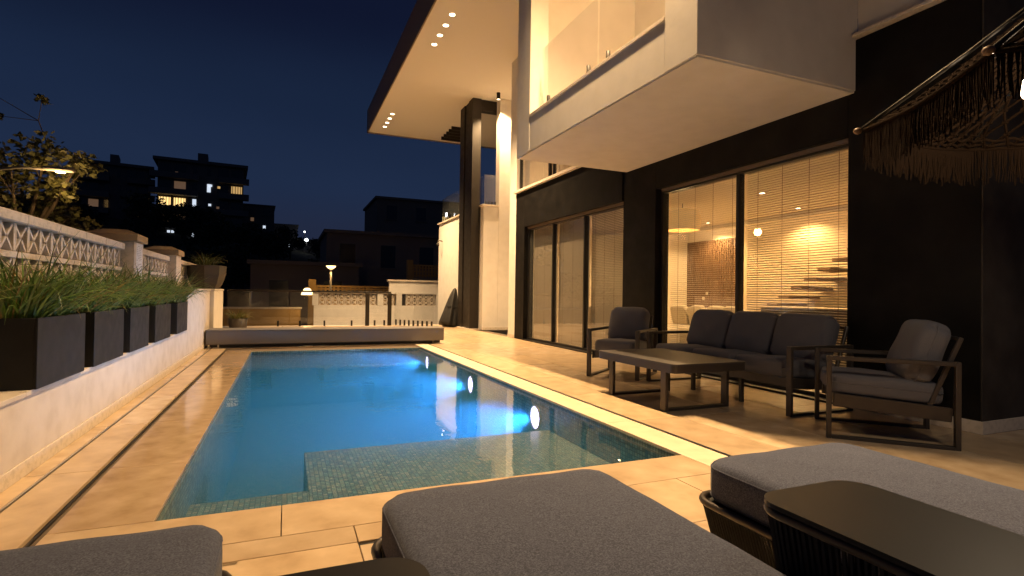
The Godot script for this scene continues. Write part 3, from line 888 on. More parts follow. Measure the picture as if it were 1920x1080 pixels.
func soffit_lights() -> void:
	var rows := [
		[-10.72, "downlight in the soffit group nearer the balcony", "soffit downlights nearer the balcony"],
		[-17.5, "downlight in the small soffit group at the far roof corner", "soffit downlights at the far corner"],
		[-3.95, "downlight in the soffit above the balcony front, over the frame", "soffit downlights above the balcony"]]
	var order := ["nearest", "second nearest", "third nearest", "farthest"]
	for r in rows:
		for i in 4:
			var t := thing("recessed_downlight", order[i] + " " + r[1], "downlight", Vector3(3.06 if r[0] < -6.0 else 2.85, SOFFIT - 0.001, r[0] - i * 0.487), 0.0, r[2])
			obj("trim", Shape.new(true).lathe([[0.058, -0.001], [0.078, -0.006], [0.08, -0.001]], 24), M.white_plastic, t)
			obj("lens", Shape.new(true).lathe([[0.0001, -0.008], [0.057, -0.006], [0.058, 0.0]], 20), M.lamp_face, t)
			spot(t, Vector3(0, -0.03, 0), Vector3(0, -1, 0), 30.0, 50.0, WARM, 0.05, 0.9)
	# surface mounted cylinder lamp in the alcove: it grazes the white wall
	var c := thing("cylinder_lamp", "small dark cylinder lamp under the soffit beside the bright white wall", "lamp", Vector3(5.50, SOFFIT - 0.002, -14.35))
	obj("body", Shape.new(true).lathe([[0.045, -0.19], [0.052, -0.19], [0.055, -0.18], [0.055, 0.0]], 20), M.black_frame, c)
	obj("lens", Shape.new(true).lathe([[0.0001, -0.185], [0.046, -0.182]], 16), M.lamp_face, c)
	spot(c, Vector3(0, -0.21, 0), Vector3(0.1, -1, -0.1), 26.0, 60.0, WARM, 0.04, 0.6)

# ---------------------------------------------------------------- what shows through the windows
func blind(label: String, za: float, zb: float, y0: float, y1: float, m: Material, pitch: float, depth: float, tilt: float) -> void:
	var b := thing("venetian_blind", label, "blind", Vector3(FX + 0.24, 0, 0), 0.0, "venetian blinds behind the sliding windows")
	var s := Shape.new()
	var y := y0
	while y < y1:
		s.xf = Transform3D(Basis(Vector3.BACK, tilt), Vector3(0, y, 0))
		s.box(Vector3(0, 0, (za + zb) / 2), Vector3(depth, 0.0015, absf(za - zb)))
		y += pitch
	stuff(obj("slats", s, m, b))
	obj("head_rail", Shape.new().span(Vector3(-0.02, y1, za), Vector3(0.02, y1 + 0.04, zb), 0.003), m, b)
	var n := int(absf(za - zb) / 0.42) + 1
	for i in n:
		obj("cord", Shape.new().span(Vector3(-depth / 2 - 0.002, y0, lerpf(za, zb, (i + 0.5) / n) - 0.003), Vector3(-depth / 2 - 0.001, y1, lerpf(za, zb, (i + 0.5) / n) + 0.003)), M.dark_timber, b)

func rooms() -> void:
	blind("open venetian blind behind the right leaf of the big window", -3.70, -5.10, 0.07, 2.60, M.blind_slat, 0.028, 0.027, 0.42)
	blind("open venetian blind behind the left leaf of the big window", -5.16, -6.55, 0.07, 2.60, M.blind_slat, 0.029, 0.023, 0.25)
	blind("half closed dark blind behind the nearest leaf of the far sliding door", -7.56, -8.84, 0.07, 2.56, M.blind_slat, 0.03, 0.032, 1.0)
	blind("half closed dark blind behind the middle leaf of the far sliding door", -8.9, -10.15, 0.07, 2.56, M.blind_slat, 0.03, 0.034, 1.2)
	blind("half closed dark blind behind the farthest leaf of the far sliding door", -10.21, -11.4, 0.07, 2.56, M.blind_slat, 0.03, 0.034, 1.15)
	var st := thing("floating_staircase", "dark timber floating stairs rising along the back wall of the room", "staircase", Vector3.ZERO)
	for i in 13:
		obj("tread", Shape.new().box(Vector3.ZERO, Vector3(0.9, 0.07, 0.27), 0.005), M.dark_timber, st, Vector3(10.03, 0.18 * (i + 1), -9.7 + 0.3 * i))
	var c := thing("kitchen_island", "dark kitchen island in the room behind the big window", "counter", Vector3(8.35, 0, -6.4))
	obj("cabinet", Shape.new().box(Vector3(0, 0.435, 0), Vector3(0.68, 0.866, 1.9), 0.004), M.counter_dark, c)
	obj("worktop", Shape.new().box(Vector3(0, 0.885, 0), Vector3(0.74, 0.03, 1.96), 0.004), M.stair_wall, c)
	var la := thing("lantern", "black wire lantern with a loop handle on the kitchen island", "lantern", Vector3(8.3, 0.902, -5.75))
	obj("case", Shape.new().box(Vector3(0, 0.16, 0), Vector3(0.16, 0.12, 0.2), 0.01), M.black_frame, la)
	for k in [[-1, -1], [-1, 1], [1, -1], [1, 1]]:
		obj("leg", Shape.new().box(Vector3(0.06 * k[0], 0.052, 0.08 * k[1]), Vector3(0.012, 0.1, 0.012)), M.black_frame, la)
	var arc := []
	for i in 11:
		arc.append(Vector3(0, 0.21 + 0.12 * sin(PI * i / 10.0), 0.09 * cos(PI * i / 10.0)))
	obj("handle", Shape.new(true).tube(arc, 0.006), M.black_frame, la)
	var so := thing("cream_sofa", "cream sofa with loose cushions inside the room", "sofa", Vector3(7.55, 0, -8.45))
	obj("seat", Shape.new(true).cushion(Vector3(0, 0.28, 0), Vector3(0.9, 0.34, 2.1), 0.06, 0.03), M.cream_fabric, so)
	obj("backrest", Shape.new(true).cushion(Vector3(0.36, 0.5, 0), Vector3(0.2, 0.62, 2.1), 0.06, 0.02), M.cream_fabric, so)
	for z in [-0.72, -0.2, 0.35, 0.78]:
		var cu := Shape.new(true)
		cu.xf = Transform3D(Basis(Vector3.BACK, 0.25) * Basis(Vector3.RIGHT, 0.12 * sin(z * 9.0)), Vector3(0.16, 0.66, z))
		cu.cushion(Vector3.ZERO, Vector3(0.15, 0.4, 0.45), 0.05, 0.03)
		obj("loose_cushion", cu, M.cream_fabric, so)
	for k in [[-0.38, -0.95], [-0.38, 0.95], [0.38, -0.95], [0.38, 0.95]]:
		obj("leg", Shape.new().box(Vector3(k[0], 0.06, k[1]), Vector3(0.05, 0.12, 0.05)), M.dark_timber, so)
	var far := so.duplicate()
	far.name = numbered("cream_sofa")
	add_child(far)
	far.position = Vector3(6.55, 0, -9.35)
	far.rotation.y = PI
	far.set_meta("label", "cream sofa just behind the far sliding door")
	var d := thing("drum_pendant", "round amber fabric pendant lamp hanging behind the big window's left leaf", "lamp", Vector3(6.75, 2.779, -8.0))
	obj("cord", Shape.new().span(Vector3(-0.005, -0.12, -0.005), Vector3(0.005, 0, 0.005)), M.black_frame, d)
	obj("shade", Shape.new(true).lathe([[0.30, -0.50], [0.31, -0.5], [0.34, -0.30], [0.30, -0.14], [0.12, -0.10], [0.02, -0.10]], 32), M.lamp_shade_glow, d)
	omni(d, Vector3(0, -0.58, 0), 0.9, ROOM, 0.1)
	var sp := [Vector3(7.2, 2.78, -4.6), Vector3(7.2, 2.78, -6.6), Vector3(9.0, 2.78, -5.0), Vector3(9.0, 2.78, -7.4), Vector3(9.0, 2.78, -9.8), Vector3(7.2, 2.78, -10.6), Vector3(10.05, 2.86, -6.0), Vector3(10.05, 2.86, -8.3), Vector3(10.05, 2.86, -10.9)]
	var where := ["in the ceiling just behind the big window's right leaf", "in the ceiling behind the big window's mullion", "over the near end of the kitchen island", "over the far end of the kitchen island", "over the foot of the stairs", "behind the far sliding door", "above the upper stair treads", "above the middle stair treads", "above the slatted timber wall"]
	for i in sp.size():
		var t := thing("ceiling_spot", "small round spot " + where[i], "downlight", sp[i] - Vector3(0, 0.002, 0), 0.0, "ceiling spots in the living room")
		obj("trim", Shape.new(true).lathe([[0.04, -0.004], [0.055, -0.004], [0.056, 0.0]], 20), M.white_plastic, t)
		obj("lens", Shape.new(true).lathe([[0.0001, -0.008], [0.04, -0.005]], 16), M.lamp_face, t)
		spot(t, Vector3(0, -0.03, 0), Vector3(0, -1, 0), (0.8 if i < 2 else 5.6), 75.0, ROOM, 0.04, 0.5)
	var cove := thing("cove_strip", "warm light strip in the ceiling step before the stairs", "light strip", Vector3(9.47, 2.70, -7.4))
	obj("channel", Shape.new().box(Vector3(-0.02, 0.038, 0), Vector3(0.05, 0.08, 9.0), 0.003), M.white_plastic, cove)
	obj("diffuser", Shape.new().box(Vector3(0.012, 0.05, 0), Vector3(0.012, 0.03, 8.9)), M.lamp_face, cove)
	area(cove, Vector3(0.03, 0.05, 0), Vector3(1, 0.35, 0), 4.0, Vector2(8.8, 0.03), ROOM)
	for k in [[0.0, "upper"], [-0.13, "lower"]]:
		var w := thing("wall_switch", k[1] + " white switch plate on the slatted timber wall", "switch", Vector3(10.468, 1.15 + k[0], -11.4 + k[0]))
		obj("plate", Shape.new().box(Vector3.ZERO, Vector3(0.012, 0.085, 0.085), 0.004), M.white_plastic, w)
		obj("rocker", Shape.new().box(Vector3(-0.009, 0, 0), Vector3(0.008, 0.05, 0.04), 0.003), M.cream_fabric, w)

# ---------------------------------------------------------------- garden wall, fence and planters on the left
func breeze_block() -> ArrayMesh:   # cast block with a cross in its opening
	if not mesh_cache.has("breeze"):
		var s := Shape.new()
		var w := 0.216
		var h := 0.196
		for k in [-1, 1]:
			s.box(Vector3(0, 0, k * (w / 2 - 0.009)), Vector3(0.085, h, 0.018), 0.003)
			s.bar(Vector3(0, -h / 2 + 0.008, -k * (w / 2 - 0.022)), Vector3(0, h / 2 - 0.008, k * (w / 2 - 0.022)), 0.07, 0.019, Vector3.BACK)
		mesh_cache["breeze"] = s.mesh()
	return mesh_cache["breeze"]

func garden_wall() -> void:
	var w := thing("garden_wall", "low white rendered wall carrying the row of black planters", "wall")
	obj("wall", Shape.new().span(Vector3(-2.12, -0.6, 3.4), Vector3(-1.33, 0.44, -9.2)), M.garden_render, w)
	obj("skirting", Shape.new().span(Vector3(-1.329, 0.0, 3.4), Vector3(-1.317, 0.085, -10.9), 0.002), M.cast_stone, w)
	var z := 3.4
	while z > -9.2:
		obj("ledge_stone", Shape.new().span(Vector3(-2.12, 0.441, z), Vector3(-1.315, 0.468, maxf(z - 0.9, -9.2) + 0.003), 0.003), M.garden_render, w)
		z -= 0.9
	obj("end_block", Shape.new().span(Vector3(-1.72, -0.6, -9.2), Vector3(-1.33, 1.03, -11.68), 0.005), M.garden_render, w)
	obj("top_slab", Shape.new().span(Vector3(-1.74, 1.03, -9.18), Vector3(-1.315, 1.06, -11.7), 0.004), M.garden_render, w)
	# fence of breeze blocks between pillars
	var bays := [[2.4, -7.62, "breeze block fence with long pale cap behind the near planters"], [-8.09, -10.30, "middle breeze block fence panel between the two capped pillars"], [-10.73, -13.2, "last breeze block fence panel beside the dark bowl planter"]]
	for b in bays:
		var f := thing("breeze_block_fence", b[2], "fence", Vector3(-1.83, 0, 0), 0.0, "breeze block fence panels")
		var n := int(floor((b[0] - b[1]) / 0.22))
		var first: float = b[1] + 0.11 + (b[0] - b[1] - n * 0.22) / 2
		for i in n:
			var zz: float = first + i * 0.22
			if zz > -1.5: continue
			for row in 3:
				if row == 2 and zz > -9.0 or row < 2:
					obj("breeze_block", breeze_block(), M.cast_stone, f, Vector3(0, 1.405 - row * 0.245, zz))
		for row in 3:
			obj("rail", Shape.new().span(Vector3(-0.05, 1.258 - row * 0.245, b[0]), Vector3(0.05, 1.303 - row * 0.245, b[1]), 0.003), M.cast_stone, f)
		obj("base", Shape.new().span(Vector3(-0.07, 0.469 if b[0] > -9.0 else -0.5, b[0]), Vector3(0.07, 0.765, b[1])), M.white_render, f)
		var c: float = b[0]
		while c > b[1] + 0.05:
			var e := maxf(c - 0.62, b[1])
			obj("cap_stone", Shape.new().span(Vector3(-0.12, 1.508, c), Vector3(0.075, 1.585, e + 0.004), 0.008), M.cast_stone, f)
			c -= 0.62
	for p in [[-7.855, "pillar with pyramid cap and a white notice, nearer of the two"], [-10.515, "pillar with pyramid cap, farther of the two on the fence"]]:
		var t := thing("fence_pillar", "square fence " + p[1], "pillar", Vector3(-1.88, 0, p[0]), 0.0, "capped fence pillars")
		obj("shaft", Shape.new().span(Vector3(-0.215, -0.5 if p[0] < -9.0 else 0.469, -0.215), Vector3(0.215, 1.61, 0.215), 0.006), M.cast_stone, t)
		var cap := Shape.new()
		cap.span(Vector3(-0.255, 1.612, -0.255), Vector3(0.255, 1.70, 0.255), 0.008)
		obj("cap", cap, M.cap_stone, t)
		var py := Shape.new()
		py.xf = Transform3D(Basis(Vector3.UP, PI / 4), Vector3.ZERO)
		py.lathe([[0.35, 1.70], [0.17, 1.755], [0.0001, 1.765]], 4)
		obj("cap_top", py, M.cap_stone, t)
	# the notice: a sheet in a plastic sleeve, its lines too small to read
	var img := Image.create(128, 256, false, Image.FORMAT_RGB8)
	img.fill(Color(0.88, 0.89, 0.93))
	var r := RandomNumberGenerator.new()
	r.seed = 4
	var y := 14
	while y < 244:
		var x := 10
		while x < 112:
			var l := r.randi_range(3, 12)
			if r.randf() < 0.8: img.fill_rect(Rect2i(x, y, mini(l, 116 - x), 3), Color(0.42, 0.44, 0.52))
			x += l + 3
		y += 9 if r.randf() < 0.75 else 20
	var nm := mat("notice_print", [1, 1, 1], 0.4)
	nm.albedo_texture = ImageTexture.create_from_image(img)
	var no := MeshInstance3D.new()
	var q := PlaneMesh.new()
	q.size = Vector2(0.30, 0.60)
	q.orientation = PlaneMesh.FACE_X
	no.mesh = q
	no.material_override = nm
	no.name = numbered("paper_notice")
	add_child(no)
	no.position = Vector3(-1.661, 1.30, -7.855)
	no.rotation.x = 0.0
	tag(no, "white printed notice sheet fixed to the nearer fence pillar", "notice")

func planters() -> void:
	var zs := [[-2.5, -3.28], [-3.87, -4.66], [-4.86, -5.64], [-5.86, -6.58], [-6.88, -7.72], [-8.15, -8.93]]
	var says := ["off the left edge of the picture", "nearest in the row", "second in the row", "third in the row", "fourth in the row", "farthest in the row"]
	for i in zs.size():
		var z0: float = zs[i][0]
		var z1: float = zs[i][1]
		var zc := (z0 + z1) / 2
		var L := z0 - z1
		var t := thing("box_planter", "black metal box planter " + says[i], "planter", Vector3(-1.475, 0.469, zc), 0.0, "black box planters on the garden wall")
		var b := Shape.new()
		b.span(Vector3(-0.18, 0.0, L / 2), Vector3(-0.165, 0.405, -L / 2), 0.002)
		b.span(Vector3(0.165, 0.0, L / 2), Vector3(0.18, 0.405, -L / 2), 0.002)
		b.span(Vector3(-0.165, 0.0, L / 2), Vector3(0.165, 0.405, L / 2 - 0.015), 0.002)
		b.span(Vector3(-0.165, 0.0, -L / 2), Vector3(0.165, 0.405, -L / 2 + 0.015), 0.002)
		b.span(Vector3(-0.165, 0.004, L / 2 - 0.015), Vector3(0.165, 0.02, -L / 2 + 0.015))
		obj("box", b, M.planter_metal, t)
		obj("soil", Shape.new().span(Vector3(-0.164, 0.3, L / 2 - 0.016), Vector3(0.164, 0.37, -L / 2 + 0.016)), M.soil, t)
		var p := thing("grass_lily", "arching green strap leaves in the planter " + says[i], "plant", Vector3(-1.475, 0.84, zc), 0.0, "strap leaved plants in the black planters")
		for k in 3:
			var tuft := blades(170 if i > 0 else 50, 0.26, 0.66, 0.0072, 0.15, 0.62, 100 + i * 7 + k, [Color(0.12, 0.20, 0.05), Color(0.16, 0.23, 0.065), Color(0.10, 0.18, 0.05)][(k + i) % 3], 1.0)
			stuff(obj("leaves", tuft, M.blade_leaf, p, Vector3(0.0, 0.0, (k - 1) * L * 0.31)))

# ---------------------------------------------------------------- lounge suite on the patio
func side_frame(parent: Node, x: float, d: float, h: float) -> void:   # closed loop of flat bar: front leg, arm, rear leg, floor bar
	var w := 0.055
	var t := 0.032
	obj("leg", Shape.new().span(Vector3(x - w / 2, 0.0, d / 2 - t), Vector3(x + w / 2, h, d / 2), 0.004), M.furniture_metal, parent)
	obj("leg", Shape.new().span(Vector3(x - w / 2, 0.0, -d / 2), Vector3(x + w / 2, h, -d / 2 + t), 0.004), M.furniture_metal, parent)
	obj("armrest", Shape.new().span(Vector3(x - w / 2, h - t, -d / 2 + t), Vector3(x + w / 2, h, d / 2 - t), 0.004), M.furniture_metal, parent)
	obj("floor_bar", Shape.new().span(Vector3(x - w / 2, 0.0, -d / 2 + t), Vector3(x + w / 2, 0.022, d / 2 - t), 0.003), M.furniture_metal, parent)

func seat_group(t: Node, w: float, backs: Array, seats: Array) -> void:   # local +z is the front
	var d := 0.82
	for k in [-1, 1]:
		side_frame(t, k * (w / 2 - 0.0275), d, 0.62)
		# seat rail along the side, falling a little to the back
		obj("seat_rail", Shape.new().bar(Vector3(k * (w / 2 - 0.068), 0.285, 0.36), Vector3(k * (w / 2 - 0.068), 0.235, -0.375), 0.024, 0.10, Vector3.UP, 0.004), M.furniture_metal, t)
		obj("back_bar", Shape.new().bar(Vector3(k * (w / 2 - 0.085), 0.27, -0.24), Vector3(k * (w / 2 - 0.085), 0.79, -0.43), 0.03, 0.03, Vector3.BACK, 0.004), M.furniture_metal, t)
	obj("front_rail", Shape.new().span(Vector3(-w / 2 + 0.08, 0.245, 0.32), Vector3(w / 2 - 0.08, 0.33, 0.345), 0.004), M.furniture_metal, t)
	obj("seat_deck", Shape.new().bar(Vector3(0, 0.30, 0.32), Vector3(0, 0.26, -0.34), w - 0.16, 0.012), M.rope, t)
	obj("back_bar", Shape.new().bar(Vector3(-w / 2 + 0.10, 0.775, -0.425), Vector3(w / 2 - 0.10, 0.775, -0.425), 0.03, 0.03, Vector3.UP, 0.004), M.furniture_metal, t)
	if w > 1.2:
		for x in [-0.35, 0.35]:
			obj("leg", Shape.new().span(Vector3(x - 0.02, 0.0, 0.26), Vector3(x + 0.02, 0.25, 0.30), 0.004), M.furniture_metal, t)
	for s in seats:
		var c := Shape.new(true)
		c.xf = Transform3D(Basis(Vector3.RIGHT, -0.055), Vector3(s[0], 0.385, 0.02))
		c.cushion(Vector3.ZERO, Vector3(s[1], 0.155, 0.72), 0.045, 0.018, 14, 0.004, 0.06)
		edge(obj("seat_cushion", c, M.charcoal_fabric, t), c.xf, s[1], 0.72, 0.06)
	for s in backs:
		var c := Shape.new(true)
		c.xf = Transform3D(Basis(Vector3.UP, s[2]) * Basis(Vector3.RIGHT, PI / 2 - 0.34), Vector3(s[0], 0.655, -0.235))
		c.cushion(Vector3.ZERO, Vector3(s[1], 0.17, 0.47), 0.06, 0.035, 14, 0.006, 0.085)
		edge(obj("back_cushion", c, M.charcoal_fabric, t), c.xf, s[1], 0.47, 0.085)

func edge(cu: Node, at: Transform3D, w: float, d: float, r: float) -> void:   # sewn edge round a cushion
	var s := Shape.new(true)
	var pts := []
	for p in round_rect(-w / 2, -d / 2, w / 2, d / 2, r, 5): pts.append(at * Vector3(p.x, 0.012, p.y))
	pts.append(pts[0])
	pts.append(pts[1])
	obj("piping", s.tube(pts, 0.005, -1, 6, false), M.charcoal_fabric, cu)

func furniture() -> void:
	var turn := func(f: Vector2) -> float: return atan2(f.x, f.y)
	var a := thing("armchair", "charcoal outdoor armchair nearest the camera, angled beside the black wall", "armchair", Vector3(4.345, 0.0, -2.82), turn.call(Vector2(-0.70, -0.715)), "dark outdoor armchairs")
	seat_group(a, 0.74, [[0.0, 0.56, 0.05]], [[0.0, 0.57]])
	var b := thing("armchair", "charcoal outdoor armchair at the far end of the sofa by the sliding doors", "armchair", Vector3(4.17, 0.0, -6.09), turn.call(Vector2(-0.80, 0.60)), "dark outdoor armchairs")
	seat_group(b, 0.70, [[0.0, 0.54, -0.04]], [[0.0, 0.53]])
	var s := thing("outdoor_sofa", "charcoal three seat outdoor sofa under the big lit window", "sofa", Vector3(4.55, 0.0, -4.5), turn.call(Vector2(-1, 0)))
	seat_group(s, 2.08, [[-0.63, 0.62, 0.03], [0.0, 0.62, -0.02], [0.64, 0.62, 0.04]], [[-0.63, 0.62], [0.0, 0.62], [0.63, 0.62]])
	var t := thing("coffee_table", "low dark coffee table with rounded corners before the sofa", "table", Vector3(3.59, 0.0, -4.465))
	obj("apron", Shape.new().prism(round_rect(-0.43, -0.63, 0.43, 0.63, 0.05), 0.37, 0.436), M.furniture_metal, t)
	obj("table_top", Shape.new().prism(round_rect(-0.435, -0.635, 0.435, 0.635, 0.055), 0.4365, 0.452), M.table_top, t)
	for z in [-0.43, 0.43]:
		for x in [-0.37, 0.35]:
			obj("leg", Shape.new().box(Vector3(x, 0.185, z), Vector3(0.035, 0.37, 0.075), 0.004), M.furniture_metal, t)
		obj("floor_bar", Shape.new().box(Vector3(-0.01, 0.011, z), Vector3(0.683, 0.022, 0.07), 0.003), M.furniture_metal, t)

func rope_sides(poly: Array, lower: Array, y0: float, y1: float, step: float, r: float) -> Shape:   # ropes strung from the lower ring to the upper one
	var s := Shape.new()
	for i in poly.size():
		var a: Vector2 = poly[i]
		var b: Vector2 = poly[(i + 1) % poly.size()]
		var a2: Vector2 = lower[i]
		var b2: Vector2 = lower[(i + 1) % lower.size()]
		var n := maxi(1, int(a.distance_to(b) / step))
		for k in n:
			var t := float(k) / n
			var p := a.lerp(b, t)
			var q := a2.lerp(b2, t)
			s.tube([Vector3(q.x, y0, q.y), Vector3(p.x, y1, p.y)], r, -1, 5, false)
	return s

func ring_tube(poly: Array, y: float, r: float) -> Shape:
	var pts := []
	for p in poly: pts.append(Vector3(p.x, y, p.y))
	pts.append(pts[0])
	pts.append(pts[1])
	return Shape.new(true).tube(pts, r, -1, 7, false)

func loungers() -> void:
	var xs := [[-0.95, -0.14], [0.28, 1.10], [1.525, 2.335]]
	var says := ["grey upholstered sun lounger cut off by the lower left corner", "grey upholstered sun lounger in the middle foreground", "grey upholstered sun lounger on the right beside the rope side table"]
	var zf := [-1.72, -1.765, -1.70]
	for i in 3:
		var w: float = xs[i][1] - xs[i][0]
		var t := thing("sun_lounger", says[i], "sun lounger", Vector3((xs[i][0] + xs[i][1]) / 2, 0.0, zf[i] + 0.97), 0.0, "grey sun loungers")
		var rim := round_rect(-w / 2 - 0.012, -0.985, w / 2 + 0.012, 0.97, 0.09)
		var low := round_rect(-w / 2 + 0.02, -0.95, w / 2 - 0.02, 0.94, 0.09)
		obj("base_rim", ring_tube(rim, 0.255, 0.014), M.furniture_metal, t)
		obj("base_rim", ring_tube(low, 0.085, 0.012), M.furniture_metal, t)
		stuff(obj("rope_weave", rope_sides(rim, low, 0.085, 0.255, 0.014, 0.0048), M.rope, t))
		obj("deck", Shape.new().prism(round_rect(-w / 2 + 0.01, -0.965, w / 2 - 0.01, 0.955, 0.08), 0.235, 0.25), M.rope, t)
		for k in [[-1, -0.86], [1, -0.86], [-1, 0.86], [1, 0.86]]:
			obj("leg", Shape.new().box(Vector3(k[0] * (w / 2 - 0.09), 0.043, k[1]), Vector3(0.04, 0.086, 0.04), 0.004), M.furniture_metal, t)
		var cs := Shape.new(true)
		cs.cushion(Vector3(0, 0.335, 0), Vector3(w, 0.158, 1.93), 0.042, 0.016, 22, 0.002, 0.10)
		var cu := obj("mattress", cs, M.lounger_fabric, t)
		for y in [0.388, 0.282]:
			var seam := round_rect(-w / 2 + 0.0055, -0.9595, w / 2 - 0.0055, 0.9595, 0.095, 6)
			obj("piping", ring_tube(seam, y, 0.0042), M.lounger_fabric, cu)
	# rope sided side tables between them
	var tx := [[-0.10, 0.245, "low dark side table with rounded corners at the bottom edge"], [1.10, 1.465, "low dark rope sided side table beside the right lounger"]]
	for k in tx:
		var w2: float = (k[1] - k[0]) / 2
		var t := thing("side_table", k[2], "side table", Vector3((k[0] + k[1]) / 2, 0.0, -0.745), 0.0, "rope sided side tables")
		var top := round_rect(-w2, -0.29, w2, 0.29, 0.075, 7)
		var bot := round_rect(-w2 + 0.07, -0.22, w2 - 0.07, 0.22, 0.06, 7)
		var rim := round_rect(-w2 + 0.008, -0.282, w2 - 0.008, 0.282, 0.07, 7)
		obj("table_top", Shape.new().prism(top, 0.538, 0.55), M.side_table_metal, t)
		obj("upper_ring", ring_tube(rim, 0.525, 0.011), M.furniture_metal, t)
		obj("lower_ring", ring_tube(bot, 0.014, 0.012), M.furniture_metal, t)
		stuff(obj("rope_weave", rope_sides(rim, bot, 0.014, 0.525, 0.016, 0.005), M.rope, t))

# ---------------------------------------------------------------- knotted lamp over the right of the patio
func pendant() -> void:
	var c := Vector3(3.34, 1.97, -1.13)
	var R := 0.95
	var H := 0.62
	var first := deg_to_rad(-119.0)
	var t := thing("macrame_lamp", "wide six sided knotted macrame canopy lamp with long fringe, lit inside", "lamp", c)
	var on := func(a: float, u: float) -> Vector3:   # u 0 at the rim, 1 at the top ring
		var side := fposmod(a - first, PI / 3) - PI / 6          # straight edges between six corners, sagging a little
		var hex := R * cos(PI / 6) / cos(side)
		var r := lerpf(hex, 0.10, u)
		return Vector3(cos(a) * r, H * u - 0.05 * sin(PI * u) - 0.035 * (1.0 - u) * cos(side * 3.0), sin(a) * r)
	var net := Shape.new()
	var n := 58
	var rows := 12
	for k in n:
		for d in [-1, 1]:
			var pts := []
			for j in rows + 1:
				var u := float(j) / rows
				var wob := 0.10 * sin(j * PI) 
				pts.append(on.call(TAU * (k + d * j * 0.5 + wob) / n, pow(u, 0.85)))
			net.tube(pts, 0.0075, 0.0045, 5, false)
	for j in range(1, rows):
		for k in n:
			var p: Vector3 = on.call(TAU * (k + (0.5 if j % 2 else 0.0)) / n, pow(float(j) / rows, 0.85))
			net.box(p, Vector3(0.021, 0.015, 0.021) * (1.15 - 0.5 * j / rows))
	stuff(obj("knotted_net", net, M.macrame, t))
	var rim := []
	for k in 73: rim.append(on.call(first + TAU * k / 72.0, 0.0))
	obj("rim", Shape.new(true).tube(rim, 0.011, -1, 8, false), M.macrame, t)
	var band := Shape.new(true)
	for k in 2:
		var pts := []
		for i in 145: pts.append(on.call(TAU * i / 144.0, 0.035 + 0.04 * k) + Vector3(0, 0.008 * sin(i * PI / 1.5), 0))
		band.tube(pts, 0.009, -1, 5, false)
	obj("braid", band, M.macrame, t)
	var r := RandomNumberGenerator.new()
	r.seed = 9
	var fr := Shape.new()
	for k in 860:
		var a := TAU * (k + r.randf() * 0.6) / 860.0
		var p: Vector3 = on.call(a, 0.0)
		var l := r.randf_range(0.15, 0.22)
		fr.tube([p, p + Vector3(r.randf_range(-0.006, 0.006), -l * 0.5, r.randf_range(-0.006, 0.006)), p + Vector3(r.randf_range(-0.008, 0.008), -l, r.randf_range(-0.008, 0.008))], 0.0044, 0.0026, 4, false)
	stuff(obj("fringe", fr, M.macrame, t))
	for k in 6:
		var a := first + k * PI / 3
		obj("spoke", Shape.new(true).tube([on.call(a, 0.0) + Vector3(cos(a), 0, sin(a)) * 0.02, on.call(a, 0.5) + Vector3(0, 0.045, 0), on.call(a, 1.0)], 0.011, 0.009, 7), M.steel_brown, t)
		obj("end_knob", Shape.new(true).lathe([[0.0001, -0.02], [0.017, -0.012], [0.021, 0.0], [0.017, 0.012], [0.0001, 0.02]], 12), M.dark_timber, t, on.call(a, 0.0) + Vector3(cos(a), 0, sin(a)) * 0.03)
	obj("top_ring", Shape.new(true).lathe([[0.09, H - 0.02], [0.115, H - 0.01], [0.105, H + 0.03], [0.02, H + 0.05]], 20), M.dark_timber, t)
	obj("cord", Shape.new().tube([Vector3(0, H + 0.04, 0), Vector3(0, SOFFIT - c.y, 0)], 0.008), M.black_frame, t)
	for q in [Vector3(-0.36, 0.02, -0.16), Vector3(0.2, 0.07, 0.12)]:
		var bu := obj("bulb", Shape.new(true).lathe([[0.0001, -0.055], [0.03, -0.045], [0.042, -0.015], [0.036, 0.02], [0.018, 0.045], [0.016, 0.06], [0.0001, 0.06]], 20), M.bulb_glow, t, q)
		obj("socket", Shape.new(true).lathe([[0.02, 0.06], [0.02, 0.10], [0.008, 0.11]], 14), M.black_frame, bu)
		obj("bulb_cord", Shape.new().tube([q + Vector3(0, 0.11, 0), Vector3(q.x * 0.3, H + 0.01, q.z * 0.3)], 0.004), M.black_frame, t)
		omni(t, q, 0.6, [1.0, 0.78, 0.54], 0.04)

# ---------------------------------------------------------------- the street and the houses beyond the deck
const STREET_Y := -2.2

func ball_leaves(s: Shape, c: Vector3, rad: Vector3, n: int, size: float, r: RandomNumberGenerator, col: Color) -> void:
	for i in n:
		var d := Vector3(r.randfn(), r.randfn(), r.randfn()).normalized() * pow(r.randf(), 0.4)
		var p := c + d * rad
		var a := Vector3(r.randfn(), r.randfn() * 0.6, r.randfn()).normalized()
		var b := a.cross(Vector3(r.randfn(), r.randfn(), r.randfn())).normalized()
		var l := size * r.randf_range(0.6, 1.3)
		var k := r.randf_range(0.5, 1.3)
		s.tint = Color(col.r * k, col.g * k, col.b * k)
		var side := b * l * 0.28
		s.quad(p - a * l * 0.5, p + side, p + a * l * 0.5, p - side)

